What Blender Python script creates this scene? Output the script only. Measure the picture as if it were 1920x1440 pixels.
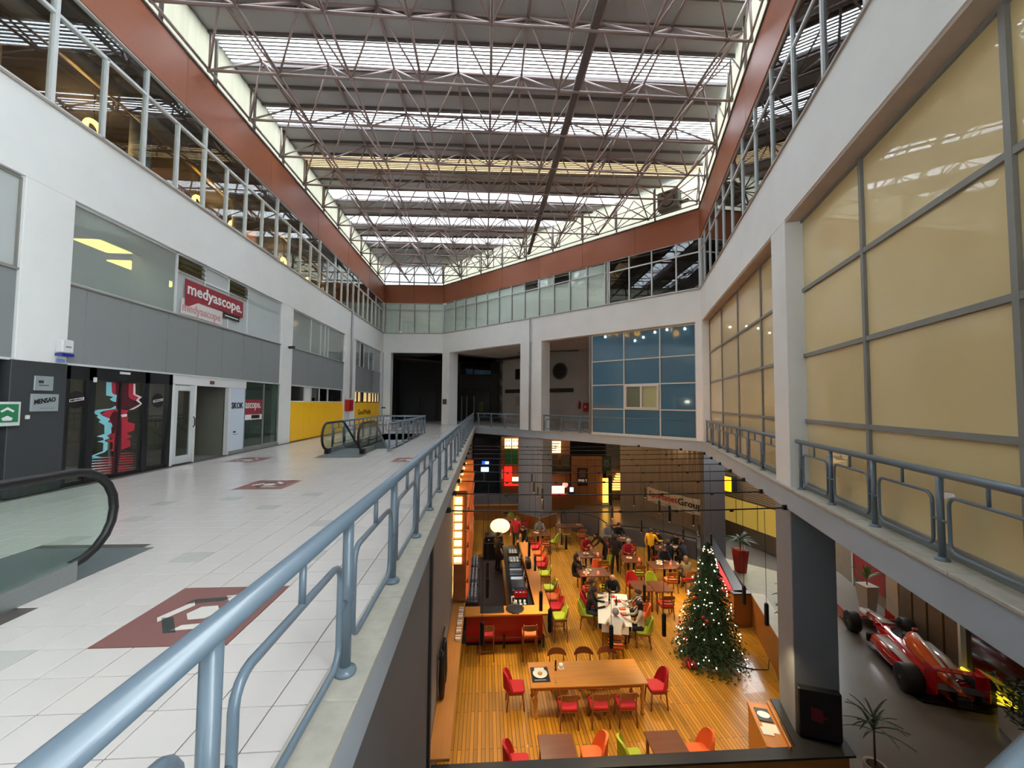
import bpy, bmesh, math, random
from mathutils import Vector, Matrix
random.seed(7)
for o in list(bpy.data.objects): bpy.data.objects.remove(o, do_unlink=True)
SC = bpy.context.scene
COL = SC.collection

SKY = 20
EXPO = 0.0
PEND = 105

# ------------------------------------------------------------------ camera
def _cam():
    f, yaw, pitch, roll, h = 764.33, math.radians(3.7182), math.radians(2.7363), math.radians(.4832), 1.661
    fw = Vector((math.sin(yaw)*math.cos(pitch), math.cos(yaw)*math.cos(pitch), math.sin(pitch)))
    r0 = Vector((math.cos(yaw), -math.sin(yaw), 0)); u0 = r0.cross(fw)
    rt = r0*math.cos(roll)+u0*math.sin(roll); up = u0*math.cos(roll)-r0*math.sin(roll)
    cd = bpy.data.cameras.new('camera'); cd.sensor_fit = 'HORIZONTAL'; cd.sensor_width = 36
    cd.lens = 36*f/1920; cd.clip_start = .02; cd.clip_end = 300
    co = bpy.data.objects.new('camera', cd); COL.objects.link(co)
    m = Matrix((rt, up, -fw)).transposed().to_4x4(); m.translation = (0, 0, h)
    co.matrix_world = m; SC.camera = co
_cam()

# ------------------------------------------------------------------ sky, exposure
W = bpy.data.worlds.new('overcast_sky'); SC.world = W; W.use_nodes = True
_bg = W.node_tree.nodes['Background']; _bg.inputs[0].default_value = (.86, .94, 1.0, 1); _bg.inputs[1].default_value = SKY
SC.view_settings.view_transform = 'Standard'; SC.view_settings.look = 'None'
SC.view_settings.gamma = 1; SC.view_settings.use_curve_mapping = False
SC.view_settings.exposure = EXPO

# ------------------------------------------------------------------ materials
def lin(c):
    return tuple(((x/255)/12.92 if x/255 <= .04045 else ((x/255+.055)/1.055)**2.4) for x in c)+(1,)
MATS = {}
def mat(name, rgb, rough=.6, metal=0, var=.06, scale=3.0, spec=.5, coat=0, emit=None, estr=0, bump=0, bscale=40, stretch=None, crough=.05):
    if name in MATS: return MATS[name]
    m = bpy.data.materials.new(name); m.use_nodes = True; nt = m.node_tree; N = nt.nodes
    b = N['Principled BSDF']
    c = lin(rgb)
    b.inputs['Roughness'].default_value = rough; b.inputs['Metallic'].default_value = metal
    b.inputs['Specular IOR Level'].default_value = spec
    if coat: b.inputs['Coat Weight'].default_value = coat; b.inputs['Coat Roughness'].default_value = crough
    if var or bump:
        tc = N.new('ShaderNodeTexCoord'); mp = N.new('ShaderNodeMapping'); nt.links.new(tc.outputs['Object'], mp.inputs[0])
        if stretch: mp.inputs['Scale'].default_value = stretch
    if var:
        nz = N.new('ShaderNodeTexNoise'); nz.inputs['Scale'].default_value = scale; nz.inputs['Detail'].default_value = 6
        nt.links.new(mp.outputs[0], nz.inputs['Vector'])
        mx = N.new('ShaderNodeMix'); mx.data_type = 'RGBA'
        mx.inputs[6].default_value = tuple(max(0, x*(1-var*2.2)) for x in c[:3])+(1,)
        mx.inputs[7].default_value = tuple(min(1, x*(1+var*2.2)) for x in c[:3])+(1,)
        nt.links.new(nz.outputs[0], mx.inputs[0]); nt.links.new(mx.outputs[2], b.inputs['Base Color'])
    else: b.inputs['Base Color'].default_value = c
    if bump:
        n2 = N.new('ShaderNodeTexNoise'); n2.inputs['Scale'].default_value = bscale; n2.inputs['Detail'].default_value = 4
        nt.links.new(mp.outputs[0], n2.inputs['Vector'])
        bp = N.new('ShaderNodeBump'); bp.inputs['Strength'].default_value = bump; bp.inputs['Distance'].default_value = .01
        nt.links.new(n2.outputs[0], bp.inputs['Height']); nt.links.new(bp.outputs[0], b.inputs['Normal'])
    if emit:
        b.inputs['Emission Color'].default_value = lin(emit); b.inputs['Emission Strength'].default_value = estr
    MATS[name] = m; return m
def glass(name, tint=(225, 235, 232), refl=1.0, ior=1.5, rough=0.0, haze=0, hcol=(150, 156, 154)):
    if name in MATS: return MATS[name]
    m = bpy.data.materials.new(name); m.use_nodes = True; nt = m.node_tree; N = nt.nodes
    N.remove(N['Principled BSDF']); out = N['Material Output']
    t = N.new('ShaderNodeBsdfTransparent'); t.inputs[0].default_value = lin(tint)
    g = N.new('ShaderNodeBsdfGlossy'); g.inputs['Roughness'].default_value = rough; g.inputs[0].default_value = (refl, refl, refl, 1)
    fr = N.new('ShaderNodeFresnel'); ge = N.new('ShaderNodeNewGeometry')
    ex = N.new('ShaderNodeMath'); ex.operation = 'MULTIPLY_ADD'; ex.inputs[1].default_value = -2; ex.inputs[2].default_value = 1; nt.links.new(ge.outputs['Backfacing'], ex.inputs[0])
    pw = N.new('ShaderNodeMath'); pw.operation = 'POWER'; pw.inputs[0].default_value = ior; nt.links.new(ex.outputs[0], pw.inputs[1]); nt.links.new(pw.outputs[0], fr.inputs[0])
    mx = N.new('ShaderNodeMixShader'); nt.links.new(fr.outputs[0], mx.inputs[0]); nt.links.new(g.outputs[0], mx.inputs[2])
    if haze:
        df = N.new('ShaderNodeBsdfDiffuse'); df.inputs[0].default_value = lin(hcol); hm = N.new('ShaderNodeMixShader'); hm.inputs[0].default_value = haze
        nt.links.new(t.outputs[0], hm.inputs[1]); nt.links.new(df.outputs[0], hm.inputs[2]); nt.links.new(hm.outputs[0], mx.inputs[1])
    else: nt.links.new(t.outputs[0], mx.inputs[1])
    nt.links.new(mx.outputs[0], out.inputs[0]); MATS[name] = m; return m
def translucent(name, rgb, front=.15, var=.05, scale=2.0, stretch=(1, 1, 1)):
    """thin translucent sheet: daylight on one side glows through to the other"""
    m = bpy.data.materials.new(name); m.use_nodes = True; nt = m.node_tree; N = nt.nodes
    N.remove(N['Principled BSDF']); out = N['Material Output']; c = lin(rgb)
    t = N.new('ShaderNodeBsdfTranslucent'); d = N.new('ShaderNodeBsdfDiffuse')
    tc = N.new('ShaderNodeTexCoord'); mp = N.new('ShaderNodeMapping'); mp.inputs['Scale'].default_value = stretch; nt.links.new(tc.outputs['Object'], mp.inputs[0])
    nz = N.new('ShaderNodeTexNoise'); nz.inputs['Scale'].default_value = scale; nz.inputs['Detail'].default_value = 5; nt.links.new(mp.outputs[0], nz.inputs['Vector'])
    mx = N.new('ShaderNodeMix'); mx.data_type = 'RGBA'
    mx.inputs[6].default_value = tuple(x*(1-2*var) for x in c[:3])+(1,); mx.inputs[7].default_value = tuple(min(1, x*(1+2*var)) for x in c[:3])+(1,)
    nt.links.new(nz.outputs[0], mx.inputs[0]); nt.links.new(mx.outputs[2], t.inputs[0]); nt.links.new(mx.outputs[2], d.inputs[0])
    ms = N.new('ShaderNodeMixShader'); ms.inputs[0].default_value = front
    nt.links.new(t.outputs[0], ms.inputs[1]); nt.links.new(d.outputs[0], ms.inputs[2]); nt.links.new(ms.outputs[0], out.inputs[0])
    MATS[name] = m; return m
def wood(name, c1, c2, rough=.4, plank=None, axis='Y', coat=0):
    """grain stretched along one axis; optional plank seams (width, length)"""
    if name in MATS: return MATS[name]
    m = bpy.data.materials.new(name); m.use_nodes = True; nt = m.node_tree; N = nt.nodes; b = N['Principled BSDF']
    b.inputs['Roughness'].default_value = rough; b.inputs['Coat Weight'].default_value = coat
    tc = N.new('ShaderNodeTexCoord'); mp = N.new('ShaderNodeMapping'); nt.links.new(tc.outputs['Object'], mp.inputs[0])
    sc = [18, 18, 18]; sc['XYZ'.index(axis)] = 1.2; mp.inputs['Scale'].default_value = sc
    nz = N.new('ShaderNodeTexNoise'); nz.inputs['Scale'].default_value = 1; nz.inputs['Detail'].default_value = 7; nt.links.new(mp.outputs[0], nz.inputs['Vector'])
    mx = N.new('ShaderNodeMix'); mx.data_type = 'RGBA'; mx.inputs[6].default_value = lin(c1); mx.inputs[7].default_value = lin(c2)
    nt.links.new(nz.outputs[0], mx.inputs[0]); last = mx.outputs[2]
    if plank:
        br = N.new('ShaderNodeTexBrick'); mp2 = N.new('ShaderNodeMapping'); nt.links.new(tc.outputs['Object'], mp2.inputs[0])
        if axis == 'Y': mp2.inputs['Rotation'].default_value = (0, 0, math.radians(90))
        nt.links.new(mp2.outputs[0], br.inputs['Vector'])
        br.inputs['Scale'].default_value = 1; br.inputs['Brick Width'].default_value = plank[1]; br.inputs['Row Height'].default_value = plank[0]
        br.inputs['Mortar Size'].default_value = .008; br.inputs['Mortar Smooth'].default_value = .2; br.offset = .37; br.inputs['Bias'].default_value = 0
        br.inputs[1].default_value = (.72, .72, .72, 1); br.inputs[2].default_value = (1.16, 1.12, 1.08, 1); br.inputs[3].default_value = (.3, .27, .25, 1)
        m2 = N.new('ShaderNodeMix'); m2.data_type = 'RGBA'; m2.blend_type = 'MULTIPLY'; m2.inputs[0].default_value = 1
        nt.links.new(last, m2.inputs[6]); nt.links.new(br.outputs[0], m2.inputs[7]); last = m2.outputs[2]
    nt.links.new(last, b.inputs['Base Color']); MATS[name] = m; return m
def lamp_mat(name, rgb, s):
    if name in MATS: return MATS[name]
    return mat(name, rgb, .5, var=0, emit=rgb, estr=s)

# ------------------------------------------------------------------ mesh helpers
class MB:
    def __init__(s): s.v = []; s.f = []; s.smooth = set()
    def add(s, vs, fs, smooth=False):
        n = len(s.v); s.v += [tuple(x) for x in vs]
        for f in fs:
            if smooth: s.smooth.add(len(s.f))
            s.f.append(tuple(n+i for i in f))
        return s
    def box(s, x0, x1, y0, y1, z0, z1, fr=None):
        vs = [(x, y, z) for z in (z0, z1) for y in (y0, y1) for x in (x0, x1)]
        if fr: vs = [fr(*p) for p in vs]
        return s.add(vs, [(0, 2, 3, 1), (4, 5, 7, 6), (0, 1, 5, 4), (2, 6, 7, 3), (0, 4, 6, 2), (1, 3, 7, 5)])
    def bbox(s, x0, x1, y0, y1, z0, z1, b=.01, fr=None):
        """box with bevelled vertical + top edges (chamfer b)"""
        def ring(i, z): return [(x0+i, y0, z), (x1-i, y0, z), (x1, y0+i, z), (x1, y1-i, z), (x1-i, y1, z), (x0+i, y1, z), (x0, y1-i, z), (x0, y0+i, z)]
        def inner(z): return [(x0+b*1.3, y0+b, z), (x1-b*1.3, y0+b, z), (x1-b, y0+b*1.3, z), (x1-b, y1-b*1.3, z), (x1-b*1.3, y1-b, z), (x0+b*1.3, y1-b, z), (x0+b, y1-b*1.3, z), (x0+b, y0+b*1.3, z)]
        R = inner(z0)+ring(b, z0+b)+ring(b, z1-b)+inner(z1)
        if fr: R = [fr(*p) for p in R]
        fs = [tuple(range(7, -1, -1)), tuple(range(24, 32))]
        for k in range(3):
            for i in range(8): fs.append((k*8+i, k*8+(i+1) % 8, k*8+8+(i+1) % 8, k*8+8+i))
        return s.add(R, fs)
    def prism(s, pts, z0, z1, fr=None):
        n = len(pts); vs = [(p[0], p[1], z0) for p in pts]+[(p[0], p[1], z1) for p in pts]
        if fr: vs = [fr(*p) for p in vs]
        return s.add(vs, [tuple(range(n-1, -1, -1)), tuple(range(n, 2*n))]+[(i, (i+1) % n, n+(i+1) % n, n+i) for i in range(n)])
    def loft(s, rings, cap=True, closed=True, smooth=True):
        n = len(rings[0]); vs = [p for r in rings for p in r]; fs = []
        for k in range(len(rings)-1):
            for i in range(n if closed else n-1):
                fs.append((k*n+i, k*n+(i+1) % n, (k+1)*n+(i+1) % n, (k+1)*n+i))
        s.add(vs, fs, smooth)
        if cap:
            b = len(s.v)-len(vs); s.f.append(tuple(b+i for i in range(n-1, -1, -1))); s.f.append(tuple(b+(len(rings)-1)*n+i for i in range(n)))
        return s
    def tube(s, path, r, n=8, closed=False, smooth=True, cap=True, sq=None):
        path = [Vector(p) for p in path]; m = len(path); rings = []; rr = r if isinstance(r, (list, tuple)) else [r]*m
        up = None
        for i in range(m):
            if closed: t = path[(i+1) % m]-path[i-1]
            else: t = path[min(i+1, m-1)]-path[max(i-1, 0)]
            t.normalize()
            if up is None:
                up = Vector((0, 0, 1)) if abs(t.z) < .9 else Vector((1, 0, 0))
            a = t.cross(up); a.normalize(); b = a.cross(t); b.normalize(); up = b
            k = (sq or (1, 1))
            rings.append([path[i]+a*(math.cos(2*math.pi*j/n)*rr[i]*k[0])+b*(math.sin(2*math.pi*j/n)*rr[i]*k[1]) for j in range(n)])
        if closed: rings.append(rings[0])
        return s.loft(rings, cap and not closed, True, smooth)
    def lathe(s, prof, n=16, c=(0, 0, 0), smooth=True, axis='Z'):
        rings = []
        for r, z in prof:
            ring = []
            for j in range(n):
                a = 2*math.pi*j/n; p = (r*math.cos(a), r*math.sin(a), z)
                if axis == 'X': p = (p[2], p[0], p[1])
                if axis == 'Y': p = (p[0], p[2], p[1])
                ring.append((p[0]+c[0], p[1]+c[1], p[2]+c[2]))
            rings.append(ring)
        return s.loft(rings, True, True, smooth)
    def ball(s, c, r, n=8, m=5, sz=(1, 1, 1)):
        rings = []
        for k in range(1, m):
            t = math.pi*k/m
            rings.append([(c[0]+sz[0]*r*math.sin(t)*math.cos(2*math.pi*j/n), c[1]+sz[1]*r*math.sin(t)*math.sin(2*math.pi*j/n), c[2]-sz[2]*r*math.cos(t)) for j in range(n)])
        return s.loft(rings, True, True, True)
    def mesh(s, name, m):
        me = bpy.data.meshes.new(name); me.from_pydata(s.v, [], s.f); me.validate()
        for i, p in enumerate(me.polygons):
            if i in s.smooth: p.use_smooth = True
        if m is not None: me.materials.append(m)
        me.update(); return me
def wloc(o):
    v = Vector((0, 0, 0))
    while o is not None: v = v+o.location; o = o.parent
    return v
def link(name, data, parent=None, loc=None, rz=None):
    o = bpy.data.objects.new(name, data); COL.objects.link(o)
    if parent is not None: o.parent = parent
    if loc is not None: o.location = loc
    if rz: o.rotation_euler = (0, 0, rz)
    return o
def obj(name, mb, m, parent=None, world=True):
    """one mesh object; geometry is given in world space (world=True) or in the parent's space"""
    o = link(name, mb.mesh(name, m), parent)
    if world and parent is not None: o.location = -wloc(parent)
    return o
def tag(o, label=None, cat=None, group=None, kind=None):
    if label: o['label'] = label
    if cat: o['category'] = cat
    if group: o['group'] = group
    if kind: o['kind'] = kind
    return o
def thing(name, label, cat, loc=(0, 0, 0), rz=0, group=None):
    o = link(name, None, None, loc, rz); o.empty_display_size = .2
    return tag(o, label, cat, group)
def struct(name, mb, m):
    return tag(obj(name, mb, m), kind='structure')
def copy_tree(o, parent=None):
    c = o.copy(); COL.objects.link(c); c.parent = parent
    for ch in o.children: copy_tree(ch, c)
    return c
def fitbox(name, m, parent, *a, fr=None, bevel=0):
    b = MB()
    if bevel: b.bbox(*a, b=bevel, fr=fr)
    else: b.box(*a, fr=fr)
    return obj(name, b, m, parent)
class Frame:
    """wall frame: s along the wall, off outwards (away from the atrium), z up"""
    def __init__(s, o, q):
        s.o = Vector(o).to_2d() if len(o) > 2 else Vector(o); d = Vector(q)-s.o; s.len = d.length; s.u = d.normalized(); s.l = Vector((-s.u.y, s.u.x))
    def __call__(s, a, off, z):
        p = s.o+s.u*a+s.l*off; return (p.x, p.y, z)
    def ang(s): return math.atan2(s.u.y, s.u.x)
def text(name, body, m, parent, size, fr, s, off, z, depth=.004, flip=False, align='LEFT', shear=0, xs=1.0, bold=.018):
    """flat lettering lying on a wall frame, readable from the atrium side"""
    cu = bpy.data.curves.new(name, 'FONT'); cu.body = body; cu.size = size; cu.extrude = depth; cu.align_x = align; cu.shear = shear; cu.resolution_u = 2; cu.offset = bold*size
    t = bpy.data.objects.new('tmp', cu); COL.objects.link(t)
    me = bpy.data.meshes.new_from_object(t); bpy.data.objects.remove(t)
    me.materials.clear(); me.materials.append(m); me.name = name
    # seen from the atrium (looking along +off) s grows to the right for walls walked this way round
    for v in me.vertices:
        x, y, zz = v.co; p = fr(s+x*xs, off-zz, z+y); v.co = p
    me.update()
    o = link(name, me, parent)
    if parent is not None: o.location = -wloc(parent)
    return o

# ------------------------------------------------------------------ palette
white = mat('white_plaster', (226, 227, 224), .8, var=.035, scale=1.2, bump=.15, bscale=30)
white2 = mat('white_paint', (212, 212, 210), .6, var=.03)
soffit = mat('soffit_board', (176, 160, 145), .8, var=.08, scale=2)
grey_panel = mat('grey_panel', (128, 131, 131), .45, var=.02, scale=.6)
dark_panel = mat('dark_panel', (52, 56, 58), .5, var=.03)
black_frame = mat('black_frame', (20, 22, 26), .4, var=0)
alu = mat('white_aluminium', (196, 200, 198), .45, var=.02)
alu_grey = mat('grey_aluminium', (128, 126, 120), .5, var=.03)
brown_panel = mat('brown_panel', (150, 88, 60), .45, spec=.3, var=.05, scale=.8, stretch=(1, 1, .15))
steel_blue = mat('blue_grey_paint', (92, 107, 118), .34, var=.03, coat=.2)
fascia_m = mat('fascia_paint', (156, 166, 173), .6, var=.04, scale=1.5)
fascia_dark = mat('shaft_paint', (112, 114, 116), .7, var=.05, scale=1.0)
stone = mat('kerb_stone', (166, 162, 148), .55, var=.12, scale=9, bump=.2, bscale=60)
tile_m = mat('floor_tile', (208, 202, 196), .2, var=.035, scale=1.3, spec=.55)
tile_m2 = mat('floor_tile_repair', (190, 188, 181), .2, var=.04, scale=1.3)
grout = mat('floor_grout', (78, 72, 68), .8, var=.08)
red_tile = mat('red_inlay', (128, 84, 78), .42, var=.04)
ivory = mat('ivory_inlay', (214, 210, 200), .42, var=.03)
green_black = mat('dark_inlay', (46, 52, 48), .42, var=.03)
frame_m = mat('space_frame_paint', (142, 122, 116), .5, var=.06)
roof_grey = mat('roof_sheet', (158, 156, 153), .7, var=.06, scale=.7)
roof_dark = mat('purlin_steel', (92, 82, 79), .6, var=.05)
sky_strip = translucent('skylight_sheet', (240, 243, 248), .1, .03, 3, (1, 12, 1))
sky_strip_old = translucent('yellowed_skylight_sheet', (128, 104, 72), .3, .16, 2.2, (2, 9, 1))
cream_sheet = translucent('cream_clerestory_sheet', (102, 100, 88), .3, .07, 1.2, (6, 6, .4))
white_sheet = translucent('white_clerestory_sheet', (104, 105, 103), .2, .04, 1.2, (4, 4, .5))
glass_m = glass('window_glass', (248, 251, 249))
glass_dk = glass('dark_window_glass', (176, 182, 182), 1.0, 1.6)
glass_bal = glass('balustrade_glass', (240, 249, 244), .9, 1.4)
film = mat('beige_window_film', (210, 188, 138), .35, var=.1, scale=.35, spec=.2, coat=.7, crough=.004)  # broad tone variation stands in for uneven warm light behind the film
blind = mat('pale_roller_blind', (232, 240, 235), .5, var=.03, scale=.7)
blue_glass = mat('blue_tinted_glass', (64, 100, 120), .08, var=.07, scale=.5, spec=.7, coat=.6, crough=.02)
dark_room = mat('dark_room_surface', (58, 54, 50), .9, var=.1)
brown_room = mat('brown_room_surface', (120, 92, 62), .9, var=.2, scale=.8)
grey_room = mat('grey_room_surface', (150, 152, 150), .9, var=.04)
yellow = mat('yellow_panel', (252, 190, 6), .45, var=.02)
red_paint = mat('red_enamel', (170, 14, 20), .35, var=.02)
black = mat('black_paint', (18, 18, 20), .5, var=0)
black_rubber = mat('black_rubber', (16, 16, 17), .45, var=0)
steel = mat('brushed_steel', (150, 156, 156), .35, metal=.8, var=.05, stretch=(1, 20, 20))
pipe_m = mat('pipe_grey', (150, 150, 148), .5, var=.03)

# ------------------------------------------------------------------ plan
XW = -7.92
FL = Frame((XW, 0), (XW, 31.9))
FE = Frame((XW, 31.9), (-3.35, 31.6))
FD = Frame((-3.35, 31.6), (9.8, 17.9))
FR = Frame((9.8, 17.9), (9.8-20*math.sin(math.radians(20.1)), 17.9-20*math.cos(math.radians(20.1))))
VX = -.70                       # left edge of the void
ZL = -5.75                      # lower floor
LF, LD, LR = 31.9, FD.len, 20.
B0, B1, G0, G1, H1 = 5.5, 6.98, 6.98, 9.38, 10.74    # band, third-floor glazing, brown fascia
def roof_z(x): return 12.36+.02*x
def right_x(y): return 9.8-(17.9-y)*.366 if y < 17.9 else 9.8-(y-17.9)*13.15/13.7

# ------------------------------------------------------------------ upper floor
fb = MB()
HN = (-5.02, -3.72, -6, 3.32)            # near escalator opening
HF = (-5.3, -3.42, 15.0, 22.3)           # far escalator opening
for a in ((XW-6, -5.3, -6, 31.9), (-5.3, -5.02, -6, 15.0), (-5.02, -3.72, 3.32, 15.0), (-3.72, -3.42, -6, 15.0), (-5.3, -3.42, 22.3, 31.9), (-3.42, VX-.22, -6, 31.9)):
    fb.box(a[0], a[1], a[2], a[3], -.33, -.008)
fb.prism([(XW, 31.9), (VX, 31.9), (VX, 28.85), (9.8, 17.9), (20, 27.5), (8, 46), (XW, 46)], -.4, -.008)
fb.prism([FR(0, 0, 0)[:2], FR(20, 0, 0)[:2], FR(20, 7, 0)[:2], FR(-3, 7, 0)[:2]][::-1], -.4, -.008)
fb.prism([(VX, -6), (3, -6), (3, -.8), (3.9, 1.9), (VX, .06)], -.4, -.008)
floor = struct('floor', fb, grout)
T = .30; X0 = -2.943; Y0 = 2.987
motifs = [(-2.643, 2.987), (-4.743, 8.087), (-7.143, 11.687), (-2.643, 11.687), (-4.743, 17.087-4.5+12), (-2.643, 20.387)]
def in_motif(x, y): return any(mx-.01 < x < mx+.89 and my-.01 < y < my+.89 for mx, my in motifs)
def tile_ok(x, y):
    if x < XW-.02 or x+T > VX-.1: return False
    if in_motif(x+.1, y+.1): return False
    for h in (HN, HF):
        if x+T > h[0]-.05 and x < h[1]+.05 and y+T > h[2] and y < h[3]+.05: return False
    if -5.1 < x+.15 < -3.7 and 3.3 < y+.15 < 4.95: return False        # comb plate of the near escalator
    if -5.1 < x+.15 < -3.7 and 12.5 < y+.15 < 15.1: return False
    return True
cells = []
for i in range(-17, 8):
    for j in range(-20, 96):
        x, y = X0+i*T, Y0+j*T
        if tile_ok(x, y): cells.append((x, y))
def seen(x, y):                                     # roughly inside the picture
    return y > .9 and x > -1.32*y-.2
cells.sort(key=lambda c: (not seen(*c), c[0]**2+c[1]**2))
g = .0035
tme = MB().bbox(g, T-g, g, T-g, -.009, 0, b=.0015).mesh('tile', tile_m)
tme2 = MB().bbox(g, T-g, g, T-g, -.009, 0, b=.0015).mesh('tile', tile_m2)
cut = MB().bbox(g, .195, g, T-g, -.009, 0, b=.0015).mesh('cut_tile', tile_m)
for k, (x, y) in enumerate(cells[:300]):
    if x > -1.2: link('cut_tile', cut, floor, (x, y, 0)); continue
    link('tile', tme2 if (k*7919) % 23 == 0 else tme, floor, (x, y, random.uniform(-.0008, .0008)))
tf = MB()
for x, y in cells[300:]: tf.box(x+g, min(x+T-g, -.948), y+g, y+T-g, -.009, 0)
tag(obj('tile_field', tf, tile_m, floor), kind='stuff')
far_tiles = MB()
far_tiles.prism([(XW, 31.79), (VX-.25, 31.79), (VX-.25, 29.2), (9.9, 18.2), (20, 27.5), (8, 46), (XW, 46)], -.009, 0)
obj('hall_tiles', far_tiles, tile_m, floor)
def quad(mb, pts, z): mb.prism(pts, z-.004, z)
pm = MB().box(0.003, .897, .003, .897, -.009, 0).mesh('inlay_panel', red_tile)
whites = []; darks = []
HV = [Vector((.45+.205*math.cos(math.radians(60*k+8)), .45+.205*math.sin(math.radians(60*k+8)))) for k in range(6)]
for k in range(6):                                   # six interlaced bars round a hexagon
    v0, v1 = HV[k], HV[(k+1) % 6]; e = (v1-v0).normalized(); n_ = Vector((e.y, -e.x)); w_ = .07
    q = [v0+e*.045, v1+e*.11, v1+e*.07+n_*w_, v0-e*.0+n_*w_]
    (whites if k % 2 == 0 else darks).append([(c.x, c.y) for c in q][::-1])
hexa = [(.45+.115*math.cos(math.radians(60*k+8)), .45+.115*math.sin(math.radians(60*k+8))) for k in range(6)]
def strip_mesh(q, m):
    b = MB(); b.prism(q, 0, .0015); return b.mesh('inlay_strip', m)
wms = [strip_mesh(q, ivory) for q in whites+[hexa]]; dms = [strip_mesh(q, green_black) for q in darks]
for mx, my in motifs:
    p = link('inlay_panel', pm, floor, (mx, my, 0))
    for me in wms+dms: link('inlay_strip', me, p)

# kerb stones along the void
kerb = struct('trim_1', MB().box(-.93, VX, -1.2, 28.9, -.33, -.012), fascia_m)
kme = MB().bbox(-.945, -.685, .002, .598, -.012, .022, b=.006).mesh('kerb_stone', stone)
for k in range(49): link('kerb_stone', kme, kerb, (0, -.62+k*.6, 0))
def kerb_run(name, fr, s0, s1, n):
    root = struct(name, MB().box(s0, s1, -.03, .25, -.43, -.015, fr=fr), fascia_m); d = (s1-s0)/n
    for k in range(n):
        obj('kerb_stone', MB().bbox(s0+k*d+.002, s0+(k+1)*d-.002, -.06, .24, -.015, .03, b=.006, fr=fr), stone, root)
    return root
kerb_run('trim_2', FD, 3.75, LD-.02, 16)
kerb_run('trim_3', FR, .0, 19.0, 19)
nk = Frame((-.68, .07), (3.95, 1.93))
kerb_run('trim_4', nk, 0, 5.0, 5)

# ------------------------------------------------------------------ roof
rs = [(3.2+2.83*k, 4.25+2.83*k) for k in range(1, 9)]       # skylight strips along Y, left out over the unseen near roof to dim it
roof = MB(); XL = XW-.35
def rq(mb, y0, y1, dz=0, th=.03):
    a, b = right_x(y0)+.35, right_x(y1)+.35
    if y1 > 32.1: return
    mb.add([(XL, y0, roof_z(XL)+dz), (a, y0, roof_z(a)+dz), (b, y1, roof_z(b)+dz), (XL, y1, roof_z(XL)+dz),
            (XL, y0, roof_z(XL)+dz+th), (a, y0, roof_z(a)+dz+th), (b, y1, roof_z(b)+dz+th), (XL, y1, roof_z(XL)+dz+th)],
           [(0, 3, 2, 1), (4, 5, 6, 7), (0, 1, 5, 4), (1, 2, 6, 5), (2, 3, 7, 6), (3, 0, 4, 7)])
edges = [-6.2]+[v for r in rs for v in r]+[32.05]
ceiling = struct('ceiling', MB().box(XL, XL+.05, -6.2, 32, 12.1, 12.2), roof_dark)
for k in range(0, len(edges), 2):
    y0, y1 = edges[k], edges[k+1]
    if y1 <= y0: continue
    if y0 < 17.9 < y1:
        b = MB(); rq(b, y0, 17.9); rq(b, 17.9, y1)
    else:
        b = MB(); rq(b, y0, y1)
    obj('roof_panel', b, roof_grey, ceiling)
for k, (y0, y1) in enumerate(rs):
    b = MB(); ribs = MB(); n = 8; d = (y1-y0)/n
    for i in range(n):                              # trapezoid corrugation running across the hall
        ys = [y0+d*i, y0+d*(i+.16), y0+d*(i+.3), y0+d*(i+.86), y0+d*(i+1)]
        zs = [.045, .045, 0, 0, .045]
        L = [(XL, y, roof_z(XL)+.02+z) for y, z in zip(ys, zs)]; Rr = [(right_x(y)+.35, y, roof_z(right_x(y)+.35)+.02+z) for y, z in zip(ys, zs)]
        b.loft([L, Rr], False, False, False)
        yc = y0+d*(i+.08); xr = right_x(yc)+.3
        ribs.add([(XL, yc-.028, roof_z(XL)+.004), (xr, yc-.028, roof_z(xr)+.004), (xr, yc+.028, roof_z(xr)+.004), (XL, yc+.028, roof_z(XL)+.004),
                  (XL, yc-.028, roof_z(XL)+.02), (xr, yc-.028, roof_z(xr)+.02), (xr, yc+.028, roof_z(xr)+.02), (XL, yc+.028, roof_z(XL)+.02)],
                 [(0, 3, 2, 1), (4, 5, 6, 7), (0, 1, 5, 4), (2, 3, 7, 6)])
    s = obj('skylight_sheet', b, sky_strip_old if 17 < y0 < 18 else sky_strip, ceiling)
    obj('sheet_rib', ribs, roof_grey, s)
py = []
for y0, y1 in rs: py += [y0-.04, y1+.04, y1+.9]
for y in py:
    if y > 31.7: continue
    a = right_x(y)+.2
    b = MB(); z0 = -.09
    b.add([(XL, y-.035, roof_z(XL)+z0), (a, y-.035, roof_z(a)+z0), (a, y+.035, roof_z(a)+z0), (XL, y+.035, roof_z(XL)+z0),
           (XL, y-.035, roof_z(XL)-.005), (a, y-.035, roof_z(a)-.005), (a, y+.035, roof_z(a)-.005), (XL, y+.035, roof_z(XL)-.005)],
          [(0, 3, 2, 1), (4, 5, 6, 7), (0, 1, 5, 4), (1, 2, 6, 5), (2, 3, 7, 6), (3, 0, 4, 7)])
    obj('purlin', b, roof_dark, ceiling)

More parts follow.
